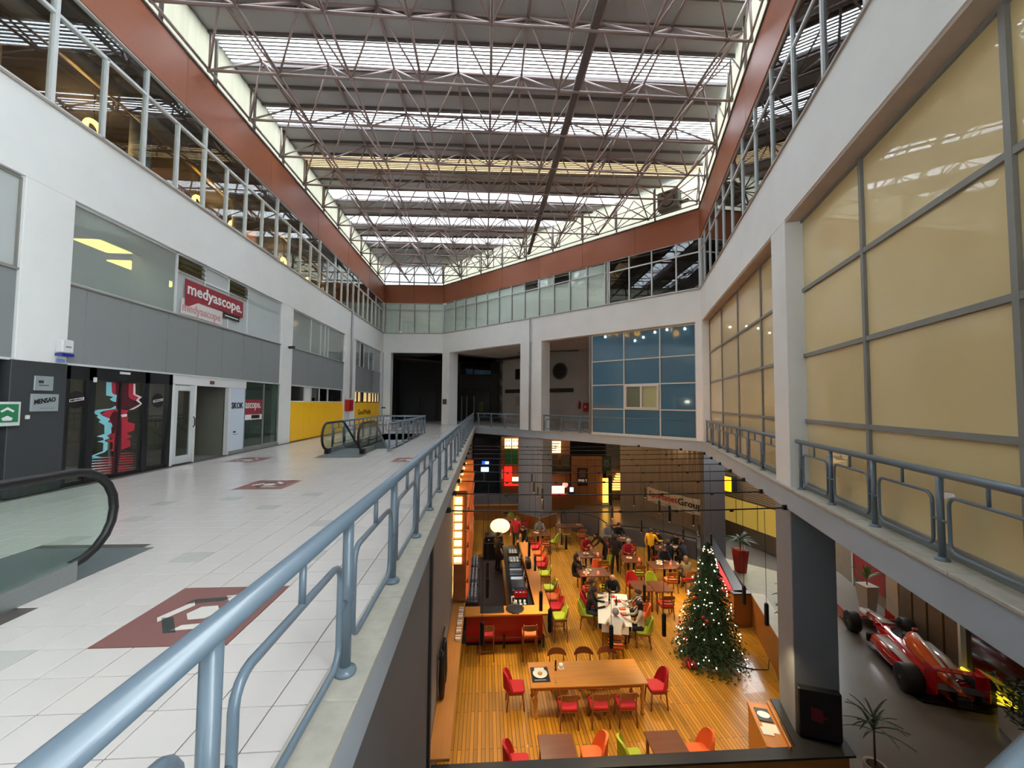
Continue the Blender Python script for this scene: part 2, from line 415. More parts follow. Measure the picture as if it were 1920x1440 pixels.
# ------------------------------------------------------------------ perimeter walls: band, brown fascia, clerestory
def upper_wall(name, fr, s0, s1, clere, post=2.0, joint=4.0, zt=12.5):
    w = struct(name, MB().box(s0, s1, 0, .45, B0, B1, fr=fr), white)
    obj('coping', MB().box(s0, s1, -.04, .2, B1, B1+.045, fr=fr), mat('coping_strip', (150, 140, 130), .6), w)
    n = max(1, round((s1-s0)/joint)); d = (s1-s0)/n
    for k in range(n):
        obj('fascia_panel', MB().bbox(s0+k*d+.004, s0+(k+1)*d-.004, -.02, .1, G1, H1, b=.006, fr=fr), brown_panel, w)
    obj('upper_slab', MB().box(s0, s1, .1, 5, G1+.02, H1-.02, fr=fr), dark_room, w)
    obj('fascia_cap', MB().box(s0, s1, -.06, .12, H1, H1+.05, fr=fr), roof_dark, w)
    n = max(1, round((s1-s0)/post)); d = (s1-s0)/n
    for k in range(n):
        b = MB(); m = 10; pr = []
        for i in range(m+1):
            a = s0+d*(k+i/m); o = .06+(.02 if i % 2 else 0); pr.append((a, o))
        b.loft([[fr(a, o, H1+.05) for a, o in pr], [fr(a, o, zt) for a, o in pr]], False, False, False)
        obj('clerestory_sheet', b, clere, w)
        obj('clerestory_post', MB().box(s0+d*k-.03, s0+d*k+.03, -.02, .05, H1, zt-.05, fr=fr), roof_dark, w)
    return w
wl = upper_wall('wall_left', FL, -6, LF, cream_sheet, 2.0)
we = upper_wall('wall_end', FE, 0, FE.len, white_sheet, 1.15, 2.3)
wd = upper_wall('wall_far', FD, 0, LD, cream_sheet, 2.1, 3.2)
wr = upper_wall('wall_right', FR, 0, LR, cream_sheet, 2.0)
# the wall behind the camera closes the atrium
wb = struct('wall_back', MB().box(-8.3, 8, -6.3, -6.0, ZL, 12.3), white)
obj('brown_course', MB().box(-8.2, 7, -6.0, -5.97, G1, H1), brown_panel, wb)
for x in range(-7, 4, 2): obj('window_pane', MB().box(x+.05, x+1.95, -6.0, -5.98, G0+.1, G1-.1), blue_glass, wb)

# columns (square piers 0.85 m)
def pier(name, fr, s0, s1, o1, label, z1=B0, m=white, group='white piers round the atrium'):
    root = thing(name, label, 'column', fr((s0+s1)/2, o1/2, 0), 0, group)
    obj('shaft', MB().bbox(s0, s1, 0, o1, 0, z1, b=.008, fr=fr), m, root)
    return root
pier('concrete_column', FL, 7.37, 8.22, .6, 'white pier above the dark sign wall on the left')
pier('concrete_column', FL, 16.3, 17.2, .6, 'white pier between the lettered shop glass and the yellow boards')
pier('concrete_column', FL, 23.4, 24.36, .6, 'white pier carrying the red hose cabinet, nearer half of the pair')
pier('concrete_column', FL, 24.40, 25.37, .6, 'white pier behind the red hose cabinet, farther half of the pair')
pier('concrete_column', FL, 31.4, 31.98, .6, 'white pier at the far corner of the yellow boards')
pier('concrete_column', FE, 0.06, .62, .6, 'narrow white pier left of the dark hall opening')
cA = pier('concrete_column', FD, .0, .85, .85, 'white pier with a small dark plaque right of the dark hall')
obj('plaque', MB().bbox(.15, .62, -.03, 0, 1.55, 1.95, b=.006, fr=FD), mat('bronze_plaque', (72, 64, 64), .4, metal=.3), cA)
pier('concrete_column', FD, 8.0, 8.83, .85, 'left half of the twin white pier by the void railing')
pier('concrete_column', FD, 8.92, 9.72, .85, 'right half of the twin white pier by the void railing')
pr = pier('concrete_column', FR, 9.8, 10.65, .42, 'tall white pier between the two beige glass bays on the right')
pier('concrete_column', FR, 18.6, 19.5, .42, 'white pier at the near end of the right beige glass')
pier('concrete_column', FR, -.02, .32, .42, 'slim white corner pier right of the blue glass wall')
struct('trim_5', MB().box(18.74, 19.3, .0, .5, 0, B0, fr=FD).box(18.98, 19.4, .02, .5, G0, G1, fr=FD), white)
struct('trim_6', MB().box(-8.3, -7.87, 31.82, 32.4, G0, G1).box(-8.3, -7.9, 31.9, 32.4, 0, B0), alu)
# drain pipes
def pipe(fr, s, z0, z1, label, off=-.07, r=.05):
    o = obj('drain_pipe', MB().tube([fr(s, off, z0), fr(s, off, z1)], r, 10), pipe_m); tag(o, label, 'pipe')
pipe(FL, 24.38, 1.9, B1, 'grey vertical pipe down the left pier pair to the red cabinet', r=.06)
pipe(FD, 8.875, .03, B1, 'grey vertical pipe between the twin white piers', off=-.1, r=.045)

# ------------------------------------------------------------------ glazing helpers
def root_struct(name):
    return tag(link(name, None), kind='structure')
def curtain(root, fr, ss, zs, off, fm, pane, fw=.05, depth=.09, skip=(), inner=True):
    """mullions at ss, transoms at zs, one pane per cell; pane(i, j) gives the pane material or None"""
    for s in ss: obj('mullion', MB().box(s-fw/2, s+fw/2, off-depth/2, off+depth/2, zs[0], zs[-1], fr=fr), fm, root)
    for i in range(len(ss)-1):
        for j, z in enumerate(zs):
            if (i, j) in skip: continue
            obj('transom', MB().box(ss[i]+fw/2, ss[i+1]-fw/2, off-depth/2+.005, off+depth/2-.005, z-fw/2, z+fw/2, fr=fr), fm, root)
        for j in range(len(zs)-1):
            m = pane(i, j)
            if m: obj('window_pane', MB().box(ss[i]+fw/2, ss[i+1]-fw/2, off-.006, off+.006, zs[j]+fw/2, zs[j+1]-fw/2, fr=fr), m, root)
def room(name, fr, s0, s1, o0, o1, z0, z1, m, cm=None, root=None, fm=None):
    b = MB(); t = .06
    b.box(s0, s1, o1, o1+t, z0, z1, fr=fr); b.box(s0-t, s0, o0, o1+t, z0, z1, fr=fr); b.box(s1, s1+t, o0, o1+t, z0, z1, fr=fr)
    r = obj(name, b, m, root) if root else struct(name, b, m)
    obj('room_ceiling', MB().box(s0-t, s1+t, o0, o1+t, z1, z1+t, fr=fr), cm or m, r)
    obj('room_floor', MB().box(s0-t, s1+t, o0, o1+t, z0-t, z0, fr=fr), fm or m, r)
    return r
def fit_text(name, body, m, parent, fr, s0, s1, off, z, height, **k):
    o = text(name, body, m, parent, 1.0, fr, 0, 0, 0, **k)
    # measure in the wall frame and rescale to the wanted box
    base = wloc(parent) if parent is not None else Vector((0, 0, 0))
    co = [(Vector((v.co.x, v.co.y))-fr.o, v.co.z) for v in o.data.vertices]
    S = [c.dot(fr.u) for c, z_ in co]; Z = [z_ for c, z_ in co]; O = [c.dot(fr.l) for c, z_ in co]
    a0, a1, b0, b1 = min(S), max(S), min(Z), max(Z)
    for v, s, zz, oo in zip(o.data.vertices, S, Z, O):
        v.co = fr(s0+(s-a0)/(a1-a0)*(s1-s0), off+oo, z+(zz-b0)/(b1-b0)*height)
    o.data.update(); return o

# ------------------------------------------------------------------ third floor, left: clear glass, warm rooms behind
w1 = root_struct('window_1')
ss = [-4.3+1.0*k for k in range(36)]+[31.75]; ss = [s for s in ss if s < 31.6]+[31.85]
gz = [G0+.07, 8.76, G1]
for i, s in enumerate(ss):
    full = (i % 2 == 0)
    t = .055 if i % 4 else .075
    obj('mullion', MB().box(s-t/2, s+t/2, -.0, .1, gz[0], gz[2] if full else gz[1], fr=FL), alu, w1)
for i in range(len(ss)-1):
    a, b = ss[i]+.03, ss[i+1]-.03
    obj('window_pane', MB().box(a, b, .045, .055, gz[0]+.03, gz[1]-.03, fr=FL), glass_m, w1)
for i in range(0, len(ss)-1, 2):
    a, b = ss[i]+.03, ss[min(i+2, len(ss)-1)]-.03
    obj('window_pane', MB().box(a, b, .045, .055, gz[1]+.03, gz[2]-.03, fr=FL), glass_m, w1)
    for z in gz: obj('transom', MB().box(a, b, .0, .09, z-.03, z+.03, fr=FL), alu, w1)
rm = room('wall_upper_left_room', FL, -6, 31.8, .12, 4.6, G0-.02, G1+.01, brown_room, dark_room)
for k in range(8):
    s = -3+4.5*k
    obj('room_column', MB().lathe([(.24, G0), (.24, G1)], 14, FL(s+1.0, 1.6, 0)), mat('room_column_grey', (96, 104, 106), .6), rm)
    obj('ceiling_duct', MB().tube([FL(s, 1.0, 9.05), FL(s+4.4, 1.0+.3*(k % 2), 9.05)], .2, 10), mat('duct_metal', (110, 100, 88), .4, metal=.5), rm)
    obj('partition', MB().box(s+2.2, s+2.3, 1.6, 4.6, G0, 8.7, fr=FL), brown_room, rm)
globe = lamp_mat('globe_lamp_glow', (255, 190, 60), 14)
for k, (s, o) in enumerate(((10.6, 2.0), (14.35, 2.0), (15.1, 2.6), (16.3, 2.0), (16.95, 2.3), (20.3, 2.0), (23.5, 2.2))):
    r = thing('ring_lamp', ['amber ring lamp nearest in the third-floor left window', 'second amber ring lamp along the third-floor left window', 'small amber ring lamp just past the second one upstairs', 'third amber ring lamp upstairs left, left one of a close pair', 'right amber ring lamp of the close pair upstairs left', 'small amber ring lamp farther along the third-floor left window', 'farthest small amber ring lamp in the third-floor left window'][k], 'lamp', FL(s, o, 8.45), 0, 'ring lamps behind the third-floor left glass')
    pts = [(0, .2*math.cos(a), .2*math.sin(a)) for a in [2*math.pi*i/18 for i in range(18)]]
    obj('glowing_ring', MB().tube(pts, .055, 8, closed=True), globe, r, world=False)
    obj('cord', MB().tube([(0, 0, .2), (0, 0, .9)], .012, 6), black, r, world=False)
def point(name, loc, e, col, size=.1, parent=None):
    L = bpy.data.lights.new(name, 'POINT'); L.energy = e; L.color = col; L.shadow_soft_size = size
    return link(name, L, parent, loc)
for s in (1, 6, 11, 16, 21, 27):
    point('room_fill', FL(s, 2.6, 8.9), 45, (1, .66, .34), .25, rm)  # unseen point lights without fittings, added to warm the rooms

# third floor, end wall and far wall: pale blinds behind glass
w2 = root_struct('window_2')
curtain(w2, FE, [.04, 1.18, 2.32, 3.46, FE.len-.02], [G0+.07, 8.85, G1], .06, alu, lambda i, j: glass_m, .055)
for i in range(4): obj('roller_blind', MB().box(.1+1.14*i, 1.14+1.14*i, .14, .15, G0+.1, G1-.05, fr=FE), blind, w2)
obj('room_back', MB().box(0, FE.len, .3, .36, G0, G1, fr=FE), dark_room, w2)
w3 = root_struct('window_3')
ss = [.03]+[.2+1.155*k for k in range(1, 13)]+[14.21]
curtain(w3, FD, ss, [G0+.07, 8.83, G1], .06, alu, lambda i, j: glass_m, .05)
for i in range(len(ss)-1):
    top = 8.78 if i in (7, 9) else G1-.05
    obj('roller_blind', MB().box(ss[i]+.04, ss[i+1]-.04, .14, .15, G0+.1, top, fr=FD), blind, w3)
obj('room_back', MB().box(-1, LD+.6, .5, .56, G0, G1, fr=FD), dark_room, w3)
w4 = root_struct('window_4')
ss = [14.32, 15.47, 16.68, 17.89, LD-.04]
curtain(w4, FD, ss, [G0+.07, 8.75, G1], .05, alu, lambda i, j: glass_dk, .06)
# third floor, right: dark glass
w5 = root_struct('window_5')
ss = [.06]+[.95+1.28*k for k in range(0, 15)]
curtain(w5, FR, ss, [G0+.07, 8.75, G1], .06, alu, lambda i, j: glass_dk, .06)
room('wall_upper_right_room', FR, .1, 20, .14, 3.5, G0-.02, G1+.01, dark_room)

# ------------------------------------------------------------------ left wall, shop fronts
vent_brown = mat('open_vent_brown', (58, 44, 32), .7, var=.15)
film_grey = mat('grey_window_film', (176, 181, 179), .22, var=.03, scale=.6, spec=.5)
pane_grey = glass('grey_tinted_glass', (228, 234, 232), 1.0, 1.6, haze=.5, hcol=(172, 180, 176))
def spandrel(name, joints, z0=2.34, z1=3.87):
    r = struct(name, MB().box(joints[0], joints[-1], .14, .2, z0, z1, fr=FL), dark_panel)
    for a, b in zip(joints, joints[1:]):
        obj('cladding_panel', MB().bbox(a+.004, b-.004, .05, .14, z0+.02, z1-.01, b=.004, fr=FL), grey_panel, r)
    obj('drip_trim', MB().box(joints[0], joints[-1], .0, .14, z0-.02, z0+.02, fr=FL), alu, r)
    obj('sill_trim', MB().box(joints[0], joints[-1], .02, .14, z1-.01, z1+.03, fr=FL), alu_grey, r)
    return r
spandrel('wall_spandrel_near', [-6, -4, -2, 0, 2, 3.2, 4.3, 5.35, 6.4, 7.37])
spandrel('wall_spandrel_first', [8.22, 8.6, 9.62, 10.7, 11.76, 12.83, 13.9, 15.0, 16.3])
spandrel('wall_spandrel_second', [17.2, 18.8, 20.4, 22.0, 23.4])
spandrel('wall_spandrel_third', [25.37, 27.4, 29.4, 31.4])
# upper shop windows
w6 = root_struct('window_6')
curtain(w6, FL, [-6, -3, 0, 2.6, 5.0, 7.37], [3.9, 5.47], .1, alu_grey, lambda i, j: film_grey, .05)
w7 = root_struct('window_7')
curtain(w7, FL, [8.22, 10.92, 11.97, 13.05, 14.06, 16.3], [3.9, 5.03, 5.47], .1, alu, lambda i, j: pane_grey if i == 0 else (film_grey if not (j == 1 and i in (1, 3)) else None), .045, skip=[(0, 1), (4, 1)])
obj('window_pane', MB().box(8.25, 10.9, .094, .104, 4.99, 5.07, fr=FL), pane_grey, w7)
obj('window_pane', MB().box(14.09, 16.27, .094, .106, 4.99, 5.07, fr=FL), film_grey, w7)
for a, b in ((11.0, 11.94), (13.08, 14.03)):
    for k in range(3):
        obj('vent_blade', MB().add([FL(a, .02+.0, 5.07+.13*k), FL(b, .02, 5.07+.13*k), FL(b, .14, 5.16+.13*k), FL(a, .14, 5.16+.13*k), FL(a, .02, 5.055+.13*k), FL(b, .02, 5.055+.13*k), FL(b, .14, 5.145+.13*k), FL(a, .14, 5.145+.13*k)], [(0, 1, 2, 3), (7, 6, 5, 4), (0, 4, 5, 1), (2, 6, 7, 3)]), vent_brown, w7)
rm1 = room('wall_shop_room', FL, 8.22, 16.3, .22, 5.2, 3.2, 5.46, grey_room)
glow = lamp_mat('ceiling_panel_glow', (255, 236, 120), 9)
for k, (s, o) in enumerate(((10.35, 1.35), (11.8, 1.9), (13.45, 2.25))):
    r = thing('ceiling_light_panel', ['nearest yellow-white ceiling light seen through the upper left shop window', 'middle yellow-white ceiling light seen through the upper left shop window', 'farthest yellow-white ceiling light seen through the upper left shop window'][k], 'ceiling light', FL(s, o, 5.4), 0, 'ceiling lights in the upper left shop')
    obj('diffuser', MB().box(-.3, .3, -.42, .42, -.03, -.005), glow, r, world=False)
    obj('housing', MB().bbox(-.34, .34, -.46, .46, -.006, .05, b=.005), alu, r, world=False)
obj('room_partition', MB().box(10.95, 11.0, .3, 1.2, 3.9, 5.4, fr=FL), grey_room, rm1)
w8 = root_struct('window_8')
curtain(w8, FL, [17.2, 19.06, 20.17, 20.71, 21.13, 23.4], [3.9, 5.47], .1, alu, lambda i, j: pane_grey, .05)
rm2 = room('wall_second_shop_room', FL, 17.2, 23.4, .22, 4.2, 3.2, 5.46, grey_room)
obj('lit_cupboard', MB().box(21.6, 23.3, 2.2, 2.6, 3.3, 4.6, fr=FL), mat('tan_cupboard', (190, 160, 112), .7), rm2)
point('room_fill', FL(20.6, 2.0, 4.6), 25, (1, .82, .55), .15, rm2)  # unseen fill light added in the room, no fitting
w9 = root_struct('window_9')
curtain(w9, FL, [25.37, 26.45, 27.2, 28.4, 29.6, 31.4], [3.9, 5.47], .1, alu, lambda i, j: (black if i == 1 else pane_grey), .05)
room('wall_third_shop_room', FL, 25.37, 31.4, .22, 4.2, 3.2, 5.46, dark_room)

# sign banner in the upper window
red_sign = mat('crimson_sign', (138, 30, 44), .5, var=.02); sign_white = mat('sign_white', (228, 228, 226), .5, var=0)
def flat(mb, fr, pts, off, th=.006):
    n = len(pts); vs = [fr(a, off, z) for a, z in pts]+[fr(a, off+th, z) for a, z in pts]
    mb.add(vs, [tuple(range(n)), tuple(range(2*n-1, n-1, -1))]+[(i, n+i, n+(i+1) % n, (i+1) % n) for i in range(n)]); return mb
sg = thing('banner_sign', 'crimson sign lettered medyascope. in the upper left shop window', 'sign', FL(12.5, .05, 4.1))
obj('backing', flat(MB(), FL, [(11.21, 4.9), (13.8, 4.9), (13.8, 4.38), (11.75, 4.38), (11.23, 4.12)], .05), red_sign, sg)
fit_text('lettering', 'medyascope.', sign_white, sg, FL, 11.3, 13.72, .046, 4.42, .42)
obj('tag', flat(MB(), FL, [(12.8, 4.36), (13.62, 4.36), (13.62, 4.2), (12.8, 4.2)], .045), black, sg)
obj('tag_line', MB().box(12.88, 13.54, .04, .045, 4.265, 4.295, fr=FL), sign_white, sg)
obj('lower_strip', flat(MB(), FL, [(11.1, 4.36), (12.78, 4.36), (12.78, 3.95), (11.1, 3.95)], .056), mat('pale_pink_film', (208, 196, 192), .4), sg)
fit_text('reflected_lettering', 'medyascope', mat('reflected_red', (190, 150, 148), .5), sg, FL, 11.15, 12.7, .052, 3.97, .3)  # reflection of the sign's letters, painted on as pale red lettering

# dark sign wall under the first pier
sw = struct('wall_sign_pier', MB().bbox(7.30, 8.22, -.03, .5, 0, 2.33, b=.006, fr=FL), dark_panel)
plq = mat('silver_plaque', (158, 168, 170), .35, metal=.3, var=.03)
p1 = thing('wall_plaque', 'smaller silver plaque, upper of two on the dark sign wall', 'plaque', FL(7.8, -.04, 1.82), 0, 'silver plaques on the dark wall')
obj('plate', MB().bbox(7.65, 7.96, -.055, -.03, 1.82, 2.08, b=.004, fr=FL), plq, p1)
obj('mark', MB().box(7.71, 7.79, -.06, -.055, 1.95, 2.0, fr=FL), dark_panel, p1); obj('text_line', MB().box(7.72, 7.88, -.06, -.055, 1.905, 1.92, fr=FL), dark_panel, p1)
p2 = thing('wall_plaque', 'larger silver plaque with slanted black lettering on the dark sign wall', 'plaque', FL(7.84, -.04, 1.45), 0, 'silver plaques on the dark wall')
obj('plate', MB().bbox(7.61, 8.07, -.055, -.03, 1.45, 1.76, b=.004, fr=FL), plq, p2)
o = fit_text('lettering', 'MENSAO', black, p2, FL, 7.66, 8.01, -.058, 1.57, .09)
for v in o.data.vertices:
    s = v.co.y; v.co.z += (s-7.66)*.16
obj('text_line', MB().box(7.76, 8.0, -.06, -.055, 1.5, 1.512, fr=FL), grey_panel, p2)
tag(obj('wall_switch', MB().bbox(7.545, 7.61, -.06, -.03, 1.32, 1.39, b=.008, fr=FL), white2), 'small white switch on the dark sign wall', 'switch')
ex = thing('exit_sign', 'green emergency exit sign in a white frame at the far left edge', 'sign', FL(7.2, -.05, 1.25))
obj('frame', MB().bbox(7.02, 7.42, -.1, -.03, 1.22, 1.62, b=.006, fr=FL), alu, ex)
exg = lamp_mat('exit_green', (34, 112, 72), .08)
obj('panel', MB().box(7.06, 7.38, -.106, -.1, 1.28, 1.58, fr=FL), exg, ex)
obj('arrow', flat(MB(), FL, [(7.12, 1.47), (7.22, 1.53), (7.32, 1.47), (7.3, 1.445), (7.22, 1.49), (7.14, 1.445)], -.11), sign_white, ex)
obj('pictogram', flat(MB(), FL, [(7.16, 1.31), (7.28, 1.31), (7.3, 1.35), (7.22, 1.39), (7.14, 1.35)], -.11), sign_white, ex)
dv = thing('alarm_box', 'white alarm box with blue base on the first left pier', 'alarm', FL(8.12, -.1, 2.33))
obj('casing', MB().bbox(8.0, 8.22, -.13, 0, 2.53, 2.78, b=.02, fr=FL), white2, dv)
obj('blue_strip', MB().box(8.0, 8.22, -.135, 0, 2.47, 2.52, fr=FL), mat('strobe_blue', (30, 40, 140), .3), dv)
obj('label_plate', MB().box(8.02, 8.18, -.02, -.0, 2.35, 2.42, fr=FL), mat('label_blue', (120, 150, 200), .5), dv)
obj('badge', MB().box(8.06, 8.16, -.134, -.13, 2.63, 2.66, fr=FL), grey_panel, dv)
# near bay: dark glass shopfront left of the sign wall
w10 = root_struct('window_10')
curtain(w10, FL, [-6, -3, -1, 1, 3, 5, 7.2], [.05, 2.3], .12, alu_grey, lambda i, j: glass_dk, .07)
room('wall_near_shop_room', FL, -6, 7.3, .25, 4, 0, 3.1, dark_room)

# black-framed entrance
d1 = root_struct('door_1')
for a, b in ((8.22, 8.34), (8.71, 8.86), (10.06, 10.19), (10.79, 10.9)):
    obj('jamb', MB().box(a, b, .02, .14, 0, 2.32, fr=FL), black_frame, d1)
obj('header', MB().box(8.22, 10.9, .02, .16, 2.06, 2.32, fr=FL), black_frame, d1)
obj('bottom_rail', MB().box(8.34, 10.79, .04, .12, 0.0, .08, fr=FL), black_frame, d1)
obj('header_label', MB().box(9.38, 9.64, .01, .02, 2.23, 2.28, fr=FL), alu, d1)
obj('sensor', MB().bbox(8.78, 8.84, -.02, .02, 2.02, 2.12, b=.01, fr=FL), white2, d1)
door_glass = glass('entrance_glass', (214, 218, 212), .9, 1.5, haze=.1, hcol=(110, 112, 104))
for a, b, n in ((8.34, 8.71, 'sidelight'), (8.86, 9.47, 'sliding_leaf'), (9.47, 10.06, 'sliding_leaf'), (10.19, 10.79, 'sidelight')):
    obj(n, MB().box(a, b, .075, .085, .08, 2.06, fr=FL), door_glass, d1)
obj('meeting_stile', MB().box(9.44, 9.5, .05, .11, .08, 2.06, fr=FL), black_frame, d1)
rm0 = room('wall_entrance_room', FL, 8.25, 13.25, .2, 4.5, 0, 2.34, mat('olive_room', (112, 112, 100), .9, var=.06), dark_room)
obj('reception_rail', MB().tube([FL(10.3, .9, .1), FL(10.55, 1.2, 1.0), FL(11.4, 1.2, 1.02)], .025, 8), alu, rm0)
obj('room_partition', MB().box(10.92, 10.98, .2, 3.5, 0, 2.3, fr=FL), dark_room, rm0)
point('room_fill', FL(9.5, 2.2, 2.0), 90, (1, .95, .85), .2, rm0)  # added fill behind the entrance glass, has no fitting
gr = thing('door_decal', 'red and turquoise waveform decal on the black entrance doors', 'decal', FL(9.45, .07, .05))
cyan_d = mat('turquoise_decal', (130, 196, 204), .5, var=0); red_d = mat('red_decal', (168, 34, 54), .5, var=0); mar_d = mat('maroon_decal', (70, 14, 26), .5, var=0); pink_d = mat('pale_decal', (214, 200, 200), .5, var=0)
flat_l = [('turquoise_wave', cyan_d, .070, [(9.14, 2.04), (9.26, 2.04), (9.28, 1.83), (9.4, 1.77), (9.41, 1.62), (9.32, 1.63), (9.24, 1.68), (9.32, 1.73), (9.15, 1.76)]),
 ('turquoise_wave', cyan_d, .070, [(9.39, 1.54), (9.4, 1.47), (9.15, 1.44), (9.03, 1.4), (9.09, 1.34), (9.27, 1.26), (9.22, 1.2), (9.4, 1.14), (9.35, 1.11), (9.31, 1.08), (9.32, .95), (9.22, .91), (9.28, .85), (9.16, .81), (9.25, .76), (9.25, .61), (9.18, .56), (8.96, .52), (9.12, .47), (9.12, .45), (8.85, .51), (9.15, .59), (9.15, .76), (9.01, .8), (9.15, .82), (9.14, .87), (8.99, .91), (9.16, .95), (9.15, 1.13), (9.01, 1.21), (9.06, 1.24), (8.97, 1.31), (9.0, 1.34), (8.84, 1.42), (8.99, 1.46), (9.27, 1.48)]),
 ('red_wave', red_d, .066, [(9.26, 2.04), (9.35, 2.04), (9.37, 1.78), (9.31, 1.79), (9.28, 1.83)]),
 ('maroon_wave', mar_d, .066, [(9.35, 2.04), (9.67, 2.04), (9.7, 1.79), (9.86, 1.62), (9.96, 1.58), (9.72, 1.48), (9.5, 1.46), (9.4, 1.47), (9.39, 1.62), (9.4, 1.77), (9.37, 1.78)]),
 ('red_wave', red_d, .062, [(9.67, 2.04), (9.79, 2.04), (9.8, 1.79), (9.95, 1.76), (9.85, 1.65), (9.7, 1.72), (9.68, 1.79)]),
 ('pale_edge', pink_d, .060, [(9.79, 2.04), (9.84, 2.04), (9.86, 1.8), (10.04, 1.74), (9.95, 1.67), (10.05, 1.58), (9.95, 1.51), (9.82, 1.45), (9.7, 1.44), (9.86, 1.51), (10.01, 1.58), (9.88, 1.66), (9.95, 1.73), (9.8, 1.79)]),
 ('red_wave', red_d, .064, [(9.15, 1.44), (9.4, 1.47), (9.5, 1.46), (9.68, 1.44), (9.7, 1.41), (9.59, 1.32), (9.71, 1.27), (9.7, 1.18), (9.89, 1.13), (9.88, .98), (9.69, .92), (9.84, .84), (9.68, .79), (9.8, .75), (9.79, .62), (9.52, .55), (9.41, .55), (9.29, .59), (9.36, .61), (9.36, .75), (9.19, .8), (9.37, .83), (9.22, .91), (9.38, .95), (9.37, 1.11), (9.42, 1.14), (9.22, 1.2), (9.27, 1.26), (9.07, 1.36)]),
 ('maroon_wave', mar_d, .060, [(9.33, 1.42), (9.47, 1.41), (9.54, 1.17), (9.57, .56), (9.47, .05), (9.36, .07), (9.39, .58), (9.4, .94), (9.25, 1.29)]),
 ('pale_spark', pink_d, .058, [(9.49, 1.34), (9.66, 1.36), (9.67, 1.3), (9.55, 1.29)])]
for n, m, off, pts in flat_l: obj(n, flat(MB(), FL, pts, off, .003), m, gr)
for k in range(8):
    z = .49-.055*k
    obj('pale_stripe', flat(MB(), FL, [(8.86, z), (9.36, z-.045), (8.86, z-.022)], .062, .003), cyan_d if k < 2 else pink_d, gr)
    obj('red_stripe', flat(MB(), FL, [(9.0, z-.026), (9.42, z-.05), (9.42, z-.075), (9.05, z-.044)], .064, .003), red_d, gr)
    obj('red_stripe', flat(MB(), FL, [(9.5, z+.02), (9.9, z-.02), (9.9, z-.035), (9.5, z-.012)], .064, .003), red_d, gr)
for k, (s, nm) in enumerate(((8.52, 'left'), (10.52, 'right'))):
    r = thing('round_decal', 'round black decal with white slanted strip on the %s sidelight' % nm, 'decal', FL(s, .07, 1.5), 0, 'round decals on the entrance sidelights')
    obj('disc', flat(MB(), FL, [(s+.17*math.cos(2*math.pi*i/24), 1.66+.17*math.sin(2*math.pi*i/24)) for i in range(24)], .068, .003), black, r)
    obj('strip', flat(MB(), FL, [(s-.14, 1.61), (s+.15, 1.66), (s+.15, 1.715), (s-.14, 1.665)], .063, .003), sign_white, r)
    o = fit_text('lettering', 'MENSAO', black, r, FL, s-.12, s+.13, .06, 1.625, .035)
    for v in o.data.vertices: v.co.z += (v.co.y-s+.12)*.17
# white-framed door, open doorway, lettered panel
d2 = root_struct('door_2')
obj('frame_head', MB().box(10.9, 14.1, .02, .14, 2.08, 2.32, fr=FL), white2, d2)
for a, b in ((10.9, 10.99), (11.71, 11.78), (13.2, 13.29)): obj('jamb', MB().box(a, b, .02, .14, 0, 2.1, fr=FL), white2, d2)
for a, b, z0, z1 in ((10.99, 11.12, .02, 2.06), (11.58, 11.71, .02, 2.06), (11.12, 11.58, .02, .22), (11.12, 11.58, 1.92, 2.06)):
    obj('door_stile', MB().bbox(a, b, .03, .09, z0, z1, b=.004, fr=FL), alu, d2)
obj('door_pane', MB().box(11.12, 11.58, .055, .065, .22, 1.92, fr=FL), door_glass, d2)
obj('door_handle', MB().tube([FL(11.66, .0, .95), FL(11.66, -.04, 1.0), FL(11.66, -.04, 1.18), FL(11.66, 0, 1.23)], .014, 8), black, d2)
obj('lamp_over_door', MB().bbox(12.3, 12.42, -.04, .02, 2.14, 2.24, b=.01, fr=FL), mat('brown_fitting', (92, 72, 62), .5), d2)
lp = thing('lettered_panel', 'white panel lettered SKOK beside the dark open doorway', 'sign', FL(13.67, .03, 0))
obj('board', MB().bbox(13.29, 14.06, .03, .12, .06, 2.08, b=.005, fr=FL), mat('cool_white_board', (198, 208, 220), .5, var=.01), lp)
fit_text('lettering', 'SKOK', black, lp, FL, 13.36, 13.98, .026, 1.42, .2)
obj('small_mark', MB().box(13.5, 13.62, .02, .03, .66, .71, fr=FL), dark_panel, lp); obj('small_text', MB().box(13.5, 13.74, .02, .03, .6, .62, fr=FL), grey_panel, lp)
w11 = root_struct('window_11')
gg = glass('green_shop_glass', (206, 222, 214), .9, 1.5, haze=.2, hcol=(104, 120, 112))
curtain(w11, FL, [14.1, 15.25, 16.28], [.12, 2.32], .08, alu_grey, lambda i, j: gg, .03)
obj('plinth', MB().box(13.29, 16.3, .0, .2, 0, .1, fr=FL), mat('grey_plinth', (140, 138, 132), .6), w11)
room('wall_lettered_room', FL, 13.35, 16.3, .3, 3, 0, 2.34, mat('green_grey_room', (108, 122, 114), .9, var=.1, scale=1.5))
s2 = thing('banner_sign', 'red sign reading ascope. behind the green shop glass', 'sign', FL(14.7, .2, 1.2))
obj('backing', flat(MB(), FL, [(14.12, 1.72), (15.2, 1.72), (15.2, 1.22), (14.12, 1.22)], .07), red_sign, s2)
fit_text('lettering', 'ascope.', sign_white, s2, FL, 14.16, 15.1, .066, 1.34, .27)
obj('white_strip', flat(MB(), FL, [(14.12, 1.21), (15.2, 1.21), (15.2, 1.03), (14.12, 1.03)], .07), sign_white, s2)
obj('black_tag', flat(MB(), FL, [(14.55, 1.19), (15.05, 1.19), (15.05, 1.07), (14.55, 1.07)], .066), black, s2)

